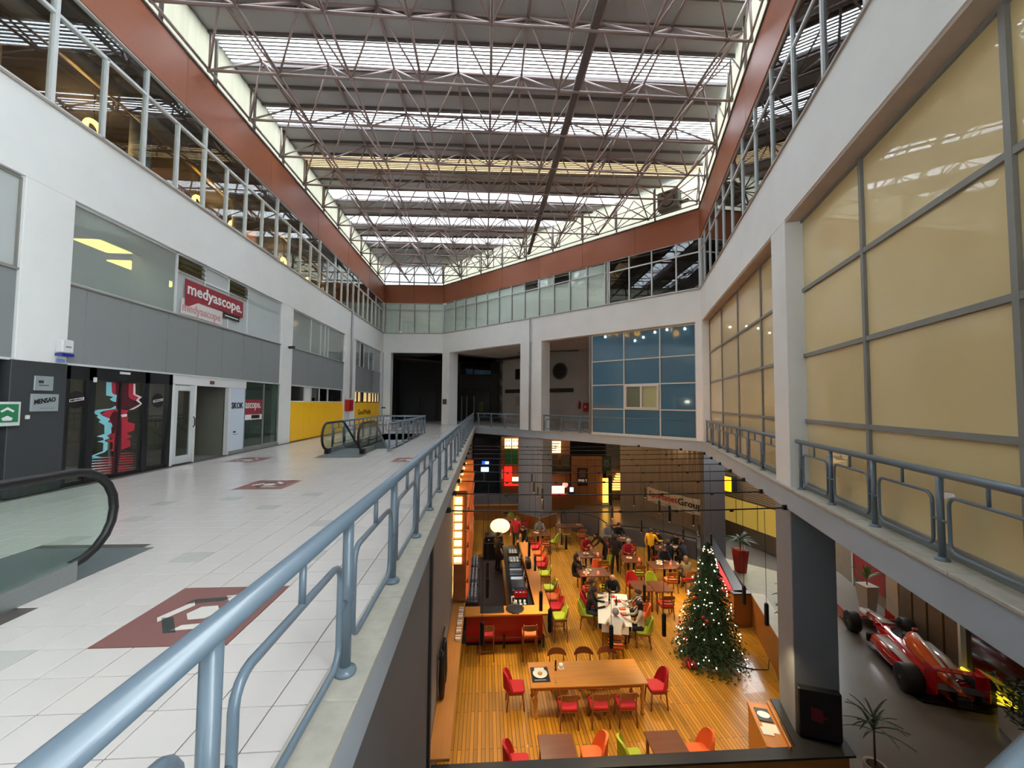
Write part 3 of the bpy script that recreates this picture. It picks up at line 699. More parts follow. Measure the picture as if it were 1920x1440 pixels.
# yellow boarding and the windows above it
def boards(name, js, label):
    r = tag(link(name, None), label, 'hoarding', 'yellow boarding along the left wall')
    for a, b in zip(js, js[1:]): obj('board', MB().bbox(a+.003, b-.003, .02, .09, .03, 1.64, b=.004, fr=FL), yellow, r)
    obj('base_strip', MB().box(js[0], js[-1], .03, .1, 0, .03, fr=FL), mat('yellow_base', (150, 112, 20), .5), r)
    return r
boards('yellow_hoarding', [17.2, 18.45, 19.1, 20.6, 22.1, 23.4], 'plain bright yellow boarding between two white piers')
bd = boards('yellow_hoarding', [25.37, 27.0, 29.0, 30.3, 31.4], 'yellow boarding lettered GoodWorks beyond the red hose cabinet')
fit_text('lettering', 'GoodWorks', mat('dark_brown_print', (60, 44, 14), .5, var=0), bd, FL, 26.1, 28.9, .015, .86, .34)
w12 = root_struct('window_12')
dkg = mat('black_window_glass', (26, 26, 28), .12, var=.1, coat=.5)
curtain(w12, FL, [17.2, 18.55, 19.25, 20.18, 21.25, 23.4], [1.67, 2.33], .09, alu, lambda i, j: dkg if i in (0, 4) else (white2 if i == 1 else glass_dk), .05)
room('wall_boarded_room', FL, 17.2, 23.4, .2, 2.2, 0, 2.33, dark_room)
w13 = root_struct('window_13')
warm = lamp_mat('lit_room_wall', (255, 214, 150), 1.1)
curtain(w13, FL, [25.37, 26.1, 26.9, 27.25, 28.3, 29.3, 30.0, 30.7, 31.4], [1.67, 2.33], .09, black_frame, lambda i, j: (black if i in (2,) else glass_m), .06)
obj('lit_blind', MB().box(25.4, 31.4, .2, .22, 1.66, 2.34, fr=FL), warm, w13)
hc = thing('hose_cabinet', 'red fire hose cabinet on the left white pier', 'fire cabinet', FL(23.95, -.2, 1.15))
obj('body', MB().bbox(23.62, 24.3, -.26, 0, 1.14, 1.8, b=.02, fr=FL), red_paint, hc)
obj('door', MB().bbox(23.66, 24.26, -.285, -.26, 1.18, 1.76, b=.01, fr=FL), red_paint, hc)
obj('handle', MB().box(24.18, 24.22, -.3, -.285, 1.42, 1.5, fr=FL), alu, hc)
# cameras
def cctv(loc, rz, label):
    r = thing('security_camera', label, 'camera', loc, rz, 'security cameras on the piers')
    obj('bracket', MB().tube([(0, 0, 0), (0, -.1, .02), (0, -.16, -.02)], .02, 8), white2, r, world=False)
    obj('housing', MB().bbox(-.05, .05, -.42, -.12, -.09, .01, b=.015), dark_panel, r, world=False)
    obj('lens', MB().lathe([(.03, 0), (.03, .02)], 10, (0, -.44, -.04), axis='Y'), black, r, world=False)
cctv(FL(16.75, 0, 3.85), math.radians(60), 'dark security camera on the pier between the shops')
cctv(FL(31.6, 0, 1.3), math.radians(60), 'small black security camera on the far corner pier')
cctv(FD(.75, 5.8, 3.3), math.radians(-46), 'small security camera high in the dark gallery corner')

# ------------------------------------------------------------------ gallery behind the far piers
off_w = mat('gallery_white', (170, 160, 150), .85, var=.06, scale=1.0)
gl = struct('wall_gallery', MB().box(.55, 19, 5.8, 6.0, 0, 5.5, fr=FD), off_w)
slot_m = mat('black_slot', (34, 30, 26), .6)
obj('dark_slot', MB().box(1.24, 8.16, 5.76, 5.8, 2.53, 2.84, fr=FD), slot_m, gl)
obj('dark_square', MB().box(2.4, 2.95, 5.76, 5.8, 3.66, 4.52, fr=FD), slot_m, gl)
obj('notice', MB().bbox(2.45, 2.95, 5.76, 5.8, 1.5, 2.25, b=.01, fr=FD), mat('notice_board', (150, 140, 134), .6), gl)
ring = [FD(6.95+.62*math.cos(2*math.pi*i/28), 5.77, 4.15+.6*math.sin(2*math.pi*i/28)) for i in range(28)]
po = obj('porthole_frame', MB().tube(ring, .06, 8, closed=True), mat('porthole_brown', (96, 78, 66), .5), gl)
b = MB(); b.add([FD(6.95, 5.79, 4.15)]+[FD(6.95+.58*math.cos(2*math.pi*i/28), 5.79, 4.15+.56*math.sin(2*math.pi*i/28)) for i in range(28)], [(0, 1+i, 1+(i+1) % 28) for i in range(28)])
obj('porthole_glass', b, mat('porthole_dark', (20, 18, 17), .6), po)
# ceiling of the gallery in square tiles
cg = struct('ceiling_gallery', MB().box(-6, 19.2, .45, 8, 5.5, 5.6, fr=FD), mat('gallery_ceiling_joint', (118, 104, 96), .9))
ct = mat('gallery_ceiling_tile', (182, 166, 152), .9, var=.09, scale=.9)
for i in range(17):
    for j in range(5):
        s = .9+.72*i; o = .5+1.05*j
        obj('ceiling_tile', MB().box(s+.015, s+.705, o+.015, o+1.035, 5.485, 5.5, fr=FD), ct, cg)
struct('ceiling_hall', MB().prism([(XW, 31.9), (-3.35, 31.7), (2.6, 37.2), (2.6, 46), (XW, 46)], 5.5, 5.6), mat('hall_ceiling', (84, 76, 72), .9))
tag(obj('ceiling_pipe', MB().tube([(-7.4, 33.2, 5.3), (-5.4, 34.6, 5.25), (-3.2, 36.0, 5.25)], .09, 8), mat('rusty_pipe', (70, 52, 48), .7)), 'dark pipe under the ceiling of the dark hall', 'pipe')
tag(obj('ceiling_pipe', MB().tube([FD(.6, 5.3, 5.33), FD(3.6, 4.9, 5.36)], .1, 8), mat('rusty_pipe', (70, 52, 48), .7)), 'dark pipe under the gallery ceiling near the white back wall', 'pipe')
tag(obj('ceiling_cable', MB().tube([FD(5.0, 3.2, 5.46), FD(9.2, 4.9, 5.46)], .03, 6), slot_m), 'thin dark cable run across the gallery ceiling tiles', 'cable')
# dark hall end and shop fronts, their shade put into the dark colours
hall_m = mat('hall_shade', (40, 41, 42), .8, var=.08); hall_g = mat('hall_spandrel', (58, 57, 53), .8, var=.06)
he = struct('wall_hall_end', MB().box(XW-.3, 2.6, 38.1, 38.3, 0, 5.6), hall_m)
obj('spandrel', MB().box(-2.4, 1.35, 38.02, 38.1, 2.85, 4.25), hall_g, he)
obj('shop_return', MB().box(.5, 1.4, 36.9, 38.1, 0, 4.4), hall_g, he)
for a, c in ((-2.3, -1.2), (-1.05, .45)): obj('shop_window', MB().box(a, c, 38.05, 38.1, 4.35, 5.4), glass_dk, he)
for x in (-2.18, -1.72, -1.05): obj('door_post', MB().box(x-.05, x+.05, 38.03, 38.1, 0, 2.3), alu_grey, he)
obj('door_leaf', MB().box(-.85, .45, 38.05, 38.1, 0, 2.5), black, he)
obj('door_glow', MB().box(-.55, -.2, 38.03, 38.05, .9, 1.8), mat('olive_glow', (90, 92, 30), .6), he)
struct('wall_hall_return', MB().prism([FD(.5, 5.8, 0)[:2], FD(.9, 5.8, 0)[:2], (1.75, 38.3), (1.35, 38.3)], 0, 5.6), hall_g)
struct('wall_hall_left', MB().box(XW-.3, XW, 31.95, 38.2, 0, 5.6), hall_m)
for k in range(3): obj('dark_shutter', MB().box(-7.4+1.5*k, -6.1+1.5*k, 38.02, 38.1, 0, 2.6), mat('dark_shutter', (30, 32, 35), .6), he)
struct('wall_gallery_side', MB().box(13.05, 13.2, .02, 5.8, 0, 5.5, fr=FD), mat('gallery_side', (120, 114, 108), .8))
fe = thing('fire_extinguisher', 'red fire extinguisher on the gallery wall beside the red cabinet', 'extinguisher', FD(8.74, 5.68, 1.3))
obj('cylinder', MB().lathe([(.02, 0), (.085, .02), (.085, .42), (.05, .5), (.025, .53)], 14), red_paint, fe, world=False)
obj('valve', MB().bbox(-.03, .03, -.03, .03, .53, .6, b=.006), black, fe, world=False)
obj('hose', MB().tube([(0, 0, .57), (.1, -.02, .5), (.11, 0, .2)], .012, 6), black, fe, world=False)
rc = thing('hose_cabinet', 'red hose cabinet at the right end of the white gallery wall', 'fire cabinet', FD(9.3, 5.7, 1.1))
obj('body', MB().bbox(9.08, 9.5, 5.62, 5.8, 1.12, 1.76, b=.01, fr=FD), red_paint, rc)
obj('mark', MB().box(9.22, 9.36, 5.61, 5.62, 1.4, 1.54, fr=FD), mat('cabinet_mark', (220, 160, 150), .5), rc)

# ------------------------------------------------------------------ blue glass wall on the far side
w14 = root_struct('window_14')
cream_fr = mat('cream_mullion', (196, 194, 186), .5, var=.02)
bs, bz = [13.23, 15.13, 17.04, 18.72], [.12, 1.41, 2.69, 3.98, 5.42]
curtain(w14, FD, bs, bz, .1, cream_fr, lambda i, j: None if (i == 1 and j == 1) else blue_glass, .055)
obj('sill', MB().box(13.2, 18.75, .04, .2, .03, .12, fr=FD), cream_fr, w14)
obj('edge_post', MB().box(13.12, 13.2, .02, .2, 0, 5.5, fr=FD), alu_grey, w14)
obj('head', MB().box(13.12, 18.75, .03, .2, 5.42, 5.5, fr=FD), mat('tan_head', (150, 128, 104), .7), w14)
sl = obj('sliding_sash', MB().box(15.18, 16.98, .02, .16, 1.43, 1.53, fr=FD).box(15.18, 16.98, .02, .16, 2.57, 2.67, fr=FD).box(15.18, 15.28, .02, .16, 1.53, 2.57, fr=FD).box(16.88, 16.98, .02, .16, 1.53, 2.57, fr=FD).box(16.02, 16.12, .02, .16, 1.53, 2.57, fr=FD), cream_fr, w14)
frost = mat('frosted_green_glass', (104, 112, 92), .3, var=.12, scale=.8)
obj('sash_pane', MB().box(15.28, 16.02, .07, .08, 1.53, 2.57, fr=FD), frost, sl); obj('sash_pane', MB().box(16.12, 16.88, .1, .11, 1.53, 2.57, fr=FD), mat('frosted_pale_glass', (160, 160, 118), .3, var=.1, scale=.8), sl)
struct('wall_blue_room', MB().box(13.2, 19, .6, .7, 0, 5.5, fr=FD), dark_room)
spot_m = lamp_mat('spotlight_glow', (255, 248, 225), 12)
for k, (s, z) in enumerate(((14.05, 5.3), (15.75, 4.92), (16.2, 5.05), (16.8, 5.24), (17.4, 5.3), (18.25, 5.24))):
    r = thing('spotlight', ['spotlight at the top of the first blue pane column', 'lower left spotlight in the middle blue pane', 'middle spotlight in the middle blue pane', 'right spotlight at the top of the middle blue pane', 'left spotlight at the top of the right blue pane', 'right spotlight at the top of the right blue pane'][k], 'spotlight', FD(s, .06, z), 0, 'small spotlights on the blue glass wall')
    obj('bulb', MB().ball((0, 0, 0), .05, 10, 6), spot_m, r, world=False)
    obj('bracket', MB().box(-.02, .02, -.02, .06, .03, .1), alu, r, world=False)

# ------------------------------------------------------------------ right-hand beige glass bays
rz_ = [.1, 1.36, 2.67, 4.0, 5.44]
w15 = root_struct('window_15')
curtain(w15, FR, [10.5, 12.9, 15.4, 17.9, 19.6], rz_, .33, alu_grey, lambda i, j: film, .075, .1)
w16 = root_struct('window_16')
curtain(w16, FR, [.3, 2.85, 5.35, 7.85, 10.0], rz_, .33, alu_grey, lambda i, j: film, .07, .1)
for w, a, c in ((w15, 10.5, 19.6), (w16, .3, 10.0)):
    obj('sill', MB().box(a, c, .24, .42, 0, .1, fr=FR), mat('sill_grey', (118, 118, 110), .6), w)
    obj('soffit', MB().box(a, c, .02, .42, 5.45, 5.5, fr=FR), soffit, w)
struct('wall_film_room', MB().box(0, 20, .8, .9, 0, 5.5, fr=FR), dark_room)

# ------------------------------------------------------------------ railings
flange_p = [(.034, .0), (.064, .0), (.068, .012), (.062, .028), (.045, .036), (.034, .045)]
RB = {}
def bay_mesh(L):
    k = round(L, 2)
    if k in RB: return RB[k]
    a, c, z0, z1, r = .125, L-.125, .13, .70, .1
    pts = []
    for cx, cz, t0 in ((c-r, z1-r, 0), (a+r, z1-r, 90), (a+r, z0+r, 180), (c-r, z0+r, 270)):
        for i in range(5):
            t = math.radians(t0+90*i/4); pts.append((cx+r*math.cos(t), 0, cz+r*math.sin(t)))
    lo = MB().tube(pts, .019, 8, closed=True).mesh('loop', steel_blue)
    c1 = MB().tube([(.02, 0, .43), (a, 0, .43)], .014, 8).mesh('connector', steel_blue)
    c2 = MB().tube([(c, 0, .43), (L-.02, 0, .43)], .014, 8).mesh('connector', steel_blue)
    st = MB().tube([(L/2, 0, z1), (L/2, 0, .9)], .017, 8).mesh('strut', steel_blue)
    RB[k] = (lo, c1, c2, st); return RB[k]
post_me = MB().tube([(0, 0, 0), (0, 0, .91)], .032, 12).mesh('post', steel_blue)
flange_me = MB().lathe(flange_p, 18).mesh('base_flange', steel_blue)
def railing(name, label, p0, p1, n, group='blue-grey tube railings', z=.022, first=True, last=True, over=(0, 0), rr=.043):
    p0 = Vector(p0); p1 = Vector(p1); d = p1-p0; L = d.length/n; u = d.normalized(); rz = math.atan2(u.y, u.x)
    root = thing(name, label, 'railing', (p0.x, p0.y, z), rz, group)
    for k in range(n+1):
        if (k == 0 and not first) or (k == n and not last): continue
        pp = link('post', post_me, root, (k*L, 0, 0)); link('base_flange', flange_me, pp)
    for k in range(n):
        for me in bay_mesh(L): link(me.name.split('.')[0], me, root, (k*L, 0, 0))
    e0, e1 = over
    obj('handrail', MB().tube([(-e0, 0, .93), (n*L+e1, 0, .93)], rr, 14), steel_blue, root, world=False)
    return root
railing('tube_railing', 'long blue-grey railing along the left edge of the void, running away from the camera', (-.83, 2.61-1.262*2), (-.83, 2.61+1.262*20), 22, over=(.35, .9))
railing('tube_railing', 'short blue-grey railing left of the twin white piers', FD(4.0, .13, 0)[:2], FD(7.95, .13, 0)[:2], 3, over=(.15, .05))
railing('tube_railing', 'blue-grey railing in front of the blue glass wall', FD(9.85, .13, 0)[:2], FD(18.9, .13, 0)[:2], 7, over=(.05, .05))
railing('tube_railing', 'blue-grey railing in front of the far beige glass bay', FR(.45, .12, 0)[:2], FR(9.75, .12, 0)[:2], 7, over=(.1, .04))
railing('tube_railing', 'blue-grey railing in front of the near beige glass on the right', FR(10.85, .12, 0)[:2], FR(18.4, .12, 0)[:2], 6, over=(.16, .1))
railing('tube_railing', 'near railing whose rounded end shows in the bottom right corner', nk(.2, -.02, 0)[:2], nk(4.9, -.02, 0)[:2], 4, over=(.4, .1), z=.03)
ez = 0.0
railing('tube_railing', 'railing on the right side of the far escalator well', (-3.28, 14.3), (-3.28, 22.6), 7, 'railings round the escalator well', z=ez)
railing('tube_railing', 'railing on the left side of the far escalator well', (-5.5, 15.2), (-5.5, 22.6), 6, 'railings round the escalator well', z=ez)
railing('tube_railing', 'railing across the far end of the escalator well', (-5.5, 22.66), (-3.28, 22.66), 2, 'railings round the escalator well', z=ez, first=False, last=False)

# ------------------------------------------------------------------ escalators
comb = mat('comb_plate', (104, 112, 114), .45, metal=.35, var=.06, scale=6)
def escalator(label, xs, ynew, sgn, plate):
    """balustrades at xs; newel tip at ynew; sgn = direction of descent along Y"""
    Y = lambda y: ynew+sgn*y
    root = thing('escalator', label, 'escalator', (sum(xs)/2, Y(1), 0), 0, 'escalators on the upper floor')
    sl = math.tan(math.radians(31)); yk = 1.85; yend = 7.6
    zrun = lambda y: 0 if y < yk else -(y-yk)*sl
    hp = [(.42-.42*math.sin(math.radians(a)), .57-.42*math.cos(math.radians(a))) for a in range(0, 181, 18)]
    hp += [(yk-.35, .99), (yk-.1, .985), (yk+.12, .93), (yk+.35, .80)]
    hp += [(yk+.35+k*.9, .80-k*.9*sl) for k in range(1, 6)]
    for x in xs:
        obj('handrail', MB().tube([(x, Y(y), z) for y, z in hp], .04, 10, sq=(.95, 1.0)), black_rubber, root)
        top = hp; bot = [(y, max(-9, .14+zrun(y+.15))) for y, z in hp]
        g1 = [(.46, .16)]+[(y, z) for y, z in hp[1:]]; low = [(hp[-1][0], .12+zrun(hp[-1][0])), (yk, .14), (.46, .14)]
        poly = g1+low; n = len(poly)
        b = MB(); b.add([(x-.006, Y(y), z) for y, z in poly]+[(x+.006, Y(y), z) for y, z in poly], [tuple(range(n)), tuple(range(2*n-1, n-1, -1))]+[(i, (i+1) % n, n+(i+1) % n, n+i) for i in range(n)])
        obj('balustrade_glass', b, glass_bal, root)
        o = .09 if x == max(xs) else -.09
        sk = [(.4, 0), (.4, .18), (yk, .12), (yk+3.2, .12-3.2*sl), (yk+3.2, -.2-3.2*sl), (yk, -.2), (.9, -.0)]
        n = len(sk); b = MB(); xa, xb = sorted((x-.05, x+.05))
        b.add([(xa, Y(y), z) for y, z in sk]+[(xb, Y(y), z) for y, z in sk], [tuple(range(n)), tuple(range(2*n-1, n-1, -1))]+[(i, (i+1) % n, n+(i+1) % n, n+i) for i in range(n)])
        obj('skirt', b, steel, root)
        q = .07 if sgn > 0 else .042; q1 = .62 if sgn > 0 else .5
        obj('handrail_inlet', MB().bbox(x-q, x+q, min(Y(.38), Y(q1)), max(Y(.38), Y(q1)), .0, .17, b=.015), black_rubber if sgn > 0 else steel, root)
    x0, x1 = min(xs)+.05, max(xs)-.05
    obj('comb_plate', MB().box(plate[0], plate[1], plate[2], plate[3], .001, .006), comb, root)
    obj('landing_plate', MB().box(x0, x1, min(Y(.3), Y(yk)), max(Y(.3), Y(yk)), -.02, .008), comb, root)
    for k in range(8):
        y = yk+.02+.4*k; z = -.02-.24*k
        obj('step', MB().box(x0, x1, min(Y(y), Y(y+.42)), max(Y(y), Y(y+.42)), z-.24, z), mat('step_grey', (92, 98, 100), .5, metal=.3), root)
    return root
escalator('escalator at the left edge with a black rounded handrail end', (-4.95, -3.76), 4.46, -1, (-4.99, -3.72, 4.05, 4.94))
escalator('escalator in the middle of the walkway with two black handrail loops', (-5.05, -3.95), 13.08, 1, (-5.05, -3.74, 12.57, 13.4))
struct('wall_well', MB().box(-5.36, -5.30, 15, 22.3, -5.7, -.01).box(-3.42, -3.36, 15, 22.3, -5.7, -.01).box(-5.3, -3.42, 22.3, 22.36, -5.7, -.01).box(-5.3, -3.42, 14.9, 15, -5.7, -.35), mat('well_grey', (110, 112, 113), .7))

# ------------------------------------------------------------------ space frame under the roof
sf = thing('space_frame', 'brown tubular space frame hanging under the whole roof', 'space frame', (0, 12, 10.9))
ZB, ZT = 10.95, 12.1
def inside(x, y, m=.05): return XW+m-.1 <= x <= right_x(y)-m and -6 < y < 31.7
ys_b = [1.57+2*k for k in range(-3, 16)]; ys_t = [.52+2*k for k in range(-3, 16)]
xs_b = [-7.86]+[-5.95+2*k for k in range(8)]; xs_t = [-6.97+2*k for k in range(9)]
bn = {}; tn = {}
for j, y in enumerate(ys_b):
    for i, x in enumerate(xs_b):
        if inside(x, y): bn[i, j] = Vector((x, y, ZB))
for j, y in enumerate(ys_t):
    for i, x in enumerate(xs_t):
        if inside(x, y): tn[i, j] = Vector((x, y, ZT))
mem = []
for (i, j), p in bn.items():
    for q in ((i+1, j), (i, j+1)):
        if q in bn: mem.append((p, bn[q], .04))
    # joints to the four upper nodes round it
    for q in tn.values():
        if abs(q.x-p.x) < 1.2 and abs(q.y-p.y) < 1.2: mem.append((p, q, .03))
for (i, j), p in tn.items():
    for q in ((i+1, j), (i, j+1)):
        if q in tn: mem.append((p, tn[q], .038))
# ends of the rows run on to the slanting walls
for j, y in enumerate(ys_b):
    row = [p for (i, jj), p in bn.items() if jj == j]
    if row:
        p = max(row, key=lambda v: v.x); e = Vector((right_x(y)-.05, y, ZB))
        if .25 < (e-p).length < 2.2: mem.append((p, e, .034)); mem.append((e, Vector((e.x-.05, y, 12.2)), .03)); mem.append((p, Vector((e.x-.05, y, 12.2)), .025))
        p = Vector((XW+.06, y, ZB)); mem.append((p, Vector((XW+.06, y, 12.05)), .03))
for fr, L in ((FR, 20.), (FD, LD)):
    n = int(L/2)
    for k in range(n):
        a, b_ = Vector(fr(L*k/n, -.12, ZB)), Vector(fr(L*(k+1)/n, -.12, ZB)); c = Vector(fr(L*(k+.5)/n, -.12, 12.15))
        mem += [(a, b_, .03), (a, c, .022), (c, b_, .022)]
        if fr is FD:
            d = Vector(fr(L*k/n, -.12, 11.7)); e = Vector(fr(L*(k+1)/n, -.12, 11.7)); mem += [(d, e, .022), (a, e, .02), (a, Vector(fr(L*k/n, -.12, 12.3)), .03)]
def vis(a, b_):
    c = (a+b_)/2; d = math.hypot(c.x, c.y); up = (c.z-1.66)
    return (c.y > 6 and up/c.y < .9 and abs(c.x)/max(c.y, .1) < 1.3, -d)
mem.sort(key=lambda t: (not vis(t[0], t[1])[0], (t[0]+t[1]).length))
rest = MB()
for k, (a, b_, r) in enumerate(mem):
    if k < 300: obj('strut', MB().tube([a, b_], r, 6, smooth=True), frame_m, sf)
    else: rest.tube([a, b_], r, 6)
tag(obj('strut_field', rest, frame_m, sf), kind='stuff')
nodes = MB()
for p in list(bn.values())+list(tn.values()): nodes.ball(p, .07, 6, 4)
tag(obj('node_field', nodes, frame_m, sf), kind='stuff')
cw = thing('cable_tray', 'dark cable tray hung along the space frame from front to back', 'cable tray', (2.6, 12, 10.9))
obj('tray', MB().box(2.5, 2.68, -5, 24.9, ZB+.0, ZB+.03), roof_dark, cw)
for x in (2.5, 2.68): obj('tray_edge', MB().box(x-.012, x+.012, -5, 24.9, ZB+.03, ZB+.09), roof_dark, cw)
fn = thing('heater_unit', 'grey fan heater hung in the corner above the brown fascia', 'heater', FD(17.7, -.3, 11.1))
obj('casing', MB().bbox(17.2, 18.2, -.5, .0, 11.0, 11.9, b=.04, fr=FD), mat('heater_grey', (96, 98, 96), .5), fn)
obj('fan_grille', MB().tube([FD(17.7+.33*math.cos(2*math.pi*i/20), -.51, 11.45+.33*math.sin(2*math.pi*i/20)) for i in range(20)], .03, 6, closed=True), black, fn)
obj('bracket', MB().box(18.2, 18.6, -.3, -.1, 11.2, 11.3, fr=FD), black, fn)

# ------------------------------------------------------------------ lower level shell
deck_m = wood('deck_planks', (170, 110, 28), (206, 148, 44), .35, plank=(.085, 1.7), axis='Y', coat=.15)
oak = wood('oak_wood', (170, 104, 34), (204, 136, 50), .4, axis='X')
oak_y = wood('oak_wood_y', (168, 104, 44), (198, 132, 62), .4, axis='Y')
walnut = wood('walnut_wood', (84, 46, 26), (118, 66, 36), .35, axis='X')
chair_wood = wood('chair_wood', (112, 62, 30), (150, 88, 44), .4, axis='Z')
panel_wood = wood('panel_wood', (138, 84, 34), (164, 104, 46), .45, axis='Z')
grey_floor = mat('lower_grey_floor', (112, 104, 94), .25, var=.06, scale=.8)
lw_grey = mat('lower_wall_grey', (132, 130, 126), .7, var=.04)
beige_w = mat('lower_wall_beige', (134, 118, 96), .7, var=.08)
black_top = mat('black_ledge', (34, 33, 33), .4, var=.05)
red_cloth = mat('red_upholstery', (188, 26, 34), .7, var=.05); orange_cloth = mat('orange_upholstery', (226, 104, 44), .7, var=.05); green_cloth = mat('green_upholstery', (158, 168, 38), .7, var=.05)
CLOTH = {'red': red_cloth, 'orange': orange_cloth, 'green': green_cloth}
lower = struct('floor_lower', MB().box(-1.2, 22, -1, 37, ZL-.2, ZL-.02), grey_floor)
obj('deck', MB().prism([(-.9, 7.5), (6.3, 7.5), (8.3, 11.5), (9.0, 13.5), (10.4, 18.0), (9.6, 21.6), (6.6, 20.9), (5.9, 23.6), (3.9, 25.2), (1.5, 26.6), (-.9, 26.6)], ZL-.02, ZL), deck_m, lower)
wll = struct('wall_lower_left', MB().box(-1.1, -.95, -1, 7.5, ZL, -.33).box(-1.1, -.98, 7.5, 37, ZL, -.33), fascia_dark)
obj('corner_post', MB().box(-1.0, -.9, 7.45, 7.62, ZL, -.33), mat('dark_post', (48, 50, 52), .6), wll)
obj('plain_panel', MB().box(-.98, -.955, 7.62, 13.0, ZL, -.33), lw_grey, wll)
struct('wall_lower_back', MB().box(-1.1, 14.3, 36, 36.2, ZL, -.3), mat('back_dark', (46, 40, 36), .8))
struct('wall_lower_near', MB().box(-1.1, 14.3, -1.2, -1, ZL, -.3), fascia_dark)
wlr = struct('wall_lower_right', MB().box(-13, 21, 5.8, 6.0, ZL, -.35, fr=FR), beige_w)
struct('wall_lower_link', MB().prism([(14.2, 36.2), (20.1, 27.6), (19.9, 27.4), (14.0, 36)], ZL, -.3), beige_w)
obj('pale_panel', MB().box(1.85, 2.55, 5.74, 5.8, ZL, -2, fr=FR), mat('pale_stone_panel', (176, 156, 132), .6), wlr)
obj('poster', MB().box(-.4, 1.8, 5.75, 5.8, ZL+.45, -2.6, fr=FR), mat('red_poster', (150, 24, 24), .5, var=.1), wlr)
obj('poster_frame', MB().box(-.5, -.4, 5.72, 5.8, ZL, -2.6, fr=FR), alu, wlr)
for k in range(4): obj('drape_panel', MB().box(2.7+.7*k, 3.3+.7*k, 5.72, 5.8, ZL, -1.5, fr=FR), mat('bronze_panel', (96, 80, 60), .4, var=.1), wlr)
obj('white_post', MB().box(5.5, 5.6, 5.6, 5.8, ZL, -1.5, fr=FR), alu, wlr)
obj('shop_glass', MB().box(5.6, 12, 5.72, 5.78, ZL+.3, -1.5, fr=FR), mat('dark_shop_glass', (40, 26, 28), .15, coat=.4), wlr)

# lower columns
def lcol(fr, s0, s1, o0, o1, label, m, z1=-.4, z0=ZL):
    r = thing('concrete_column', label, 'column', fr((s0+s1)/2, (o0+o1)/2, z0), 0, 'grey columns of the lower level')
    obj('shaft', MB().bbox(s0, s1, o0, o1, z0, z1, b=.012, fr=fr), m, r); return r
lc_m = mat('lower_column_grey', (122, 126, 132), .55, var=.03)
pc = lcol(FR, 9.7, 10.6, .0, .76, 'big blue-grey column under the right gallery beside the race car', lc_m)
lcol(FD, 7.9, 9.85, .02, .95, 'wide grey column under the twin white piers, behind the cafe tables', mat('lower_column_pale', (150, 152, 154), .55, var=.03))
lcol(Frame((10.85, 19.75), (11.8, 19.45)), 0, .95, 0, .95, 'dark grey column right of the white banner behind the Christmas tree', mat('lower_column_dark', (96, 98, 102), .55, var=.03))
tv = thing('wall_screen', 'black boxed screen with a dark red emblem at the foot of the big column', 'screen', FR(10.62, .3, ZL+1.1))
obj('casing', MB().bbox(10.6, 10.74, .02, .74, ZL+1.05, ZL+1.95, b=.02, fr=FR), black, tv)
b = MB(); b.add([FR(10.75, .22, ZL+1.65), FR(10.75, .42, ZL+1.6), FR(10.75, .42, ZL+1.5), FR(10.75, .52, ZL+1.48), FR(10.75, .42, ZL+1.42), FR(10.75, .42, ZL+1.36), FR(10.75, .22, ZL+1.4)], [(0, 1, 2, 3, 4, 5, 6)])
obj('emblem', b, mat('maroon_emblem', (110, 14, 36), .5), tv)

# ledge round the near side of the cafe
lg = thing('cafe_ledge', 'black topped low wooden wall along the near edge of the cafe', 'partition', (3, 7.5, ZL))
obj('wall', MB().box(-.88, 6.8, 7.44, 7.56, ZL, ZL+.97), oak, lg)
obj('side_wall', MB().prism([(6.8, 7.44), (7.25, 8.7), (7.15, 8.75), (6.7, 7.5)], ZL, ZL+.97), oak, lg)
obj('black_cap', MB().prism([(-.88, 7.40), (6.86, 7.36), (7.32, 8.72), (6.3, 8.85), (5.9, 7.62), (-.88, 7.60)], ZL+.97, ZL+1.01), black_top, lg)
sw_ = thing('cafe_partition', 'low wooden partition with pale top right of the Christmas tree', 'partition', (8.4, 12, ZL))
def wallseg(root, p, q, th, z1, m, name='panel', cap=None, capname='top'):
    f = Frame(p, q); obj(name, MB().box(0, f.len, 0, th, ZL, ZL+z1, fr=f), m, root)
    if cap: obj(capname, MB().box(-.02, f.len+.02, -.03, th+.03, ZL+z1, ZL+z1+.04, fr=f), cap, root)
cream_top = mat('cream_ledge', (196, 178, 140), .5)
wallseg(sw_, (9.0, 13.45), (7.3, 8.9), .35, 1.08, panel_wood, 'panel', cream_top)
wallseg(sw_, (8.37, 13.45), (9.0, 13.45), .2, 1.08, panel_wood, 'end_panel', black_top)
bq = thing('cafe_partition', 'low wooden partition with red cushion top behind the Christmas tree', 'partition', (8.9, 15, ZL))
wallseg(bq, (10.6, 19.2), (8.5, 13.6), .3, 1.08, panel_wood, 'panel', black_top)
f = Frame((9.6, 16.2), (8.6, 13.65)); obj('cushion', MB().bbox(0, f.len, -.4, -.05, ZL+.95, ZL+1.12, b=.04, fr=f), red_cloth, bq)
pl = thing('planter_bench', 'pale raised planter floor behind the wooden partition', 'planter', (10.5, 14.5, ZL))
obj('bed', MB().prism([(9.6, 13.6), (8.68, 11.0), (9.3, 10.9), (12.5, 17.0), (11.05, 18.6)], ZL-.02, ZL+.35), mat('pale_bed', (166, 156, 126), .6), pl)

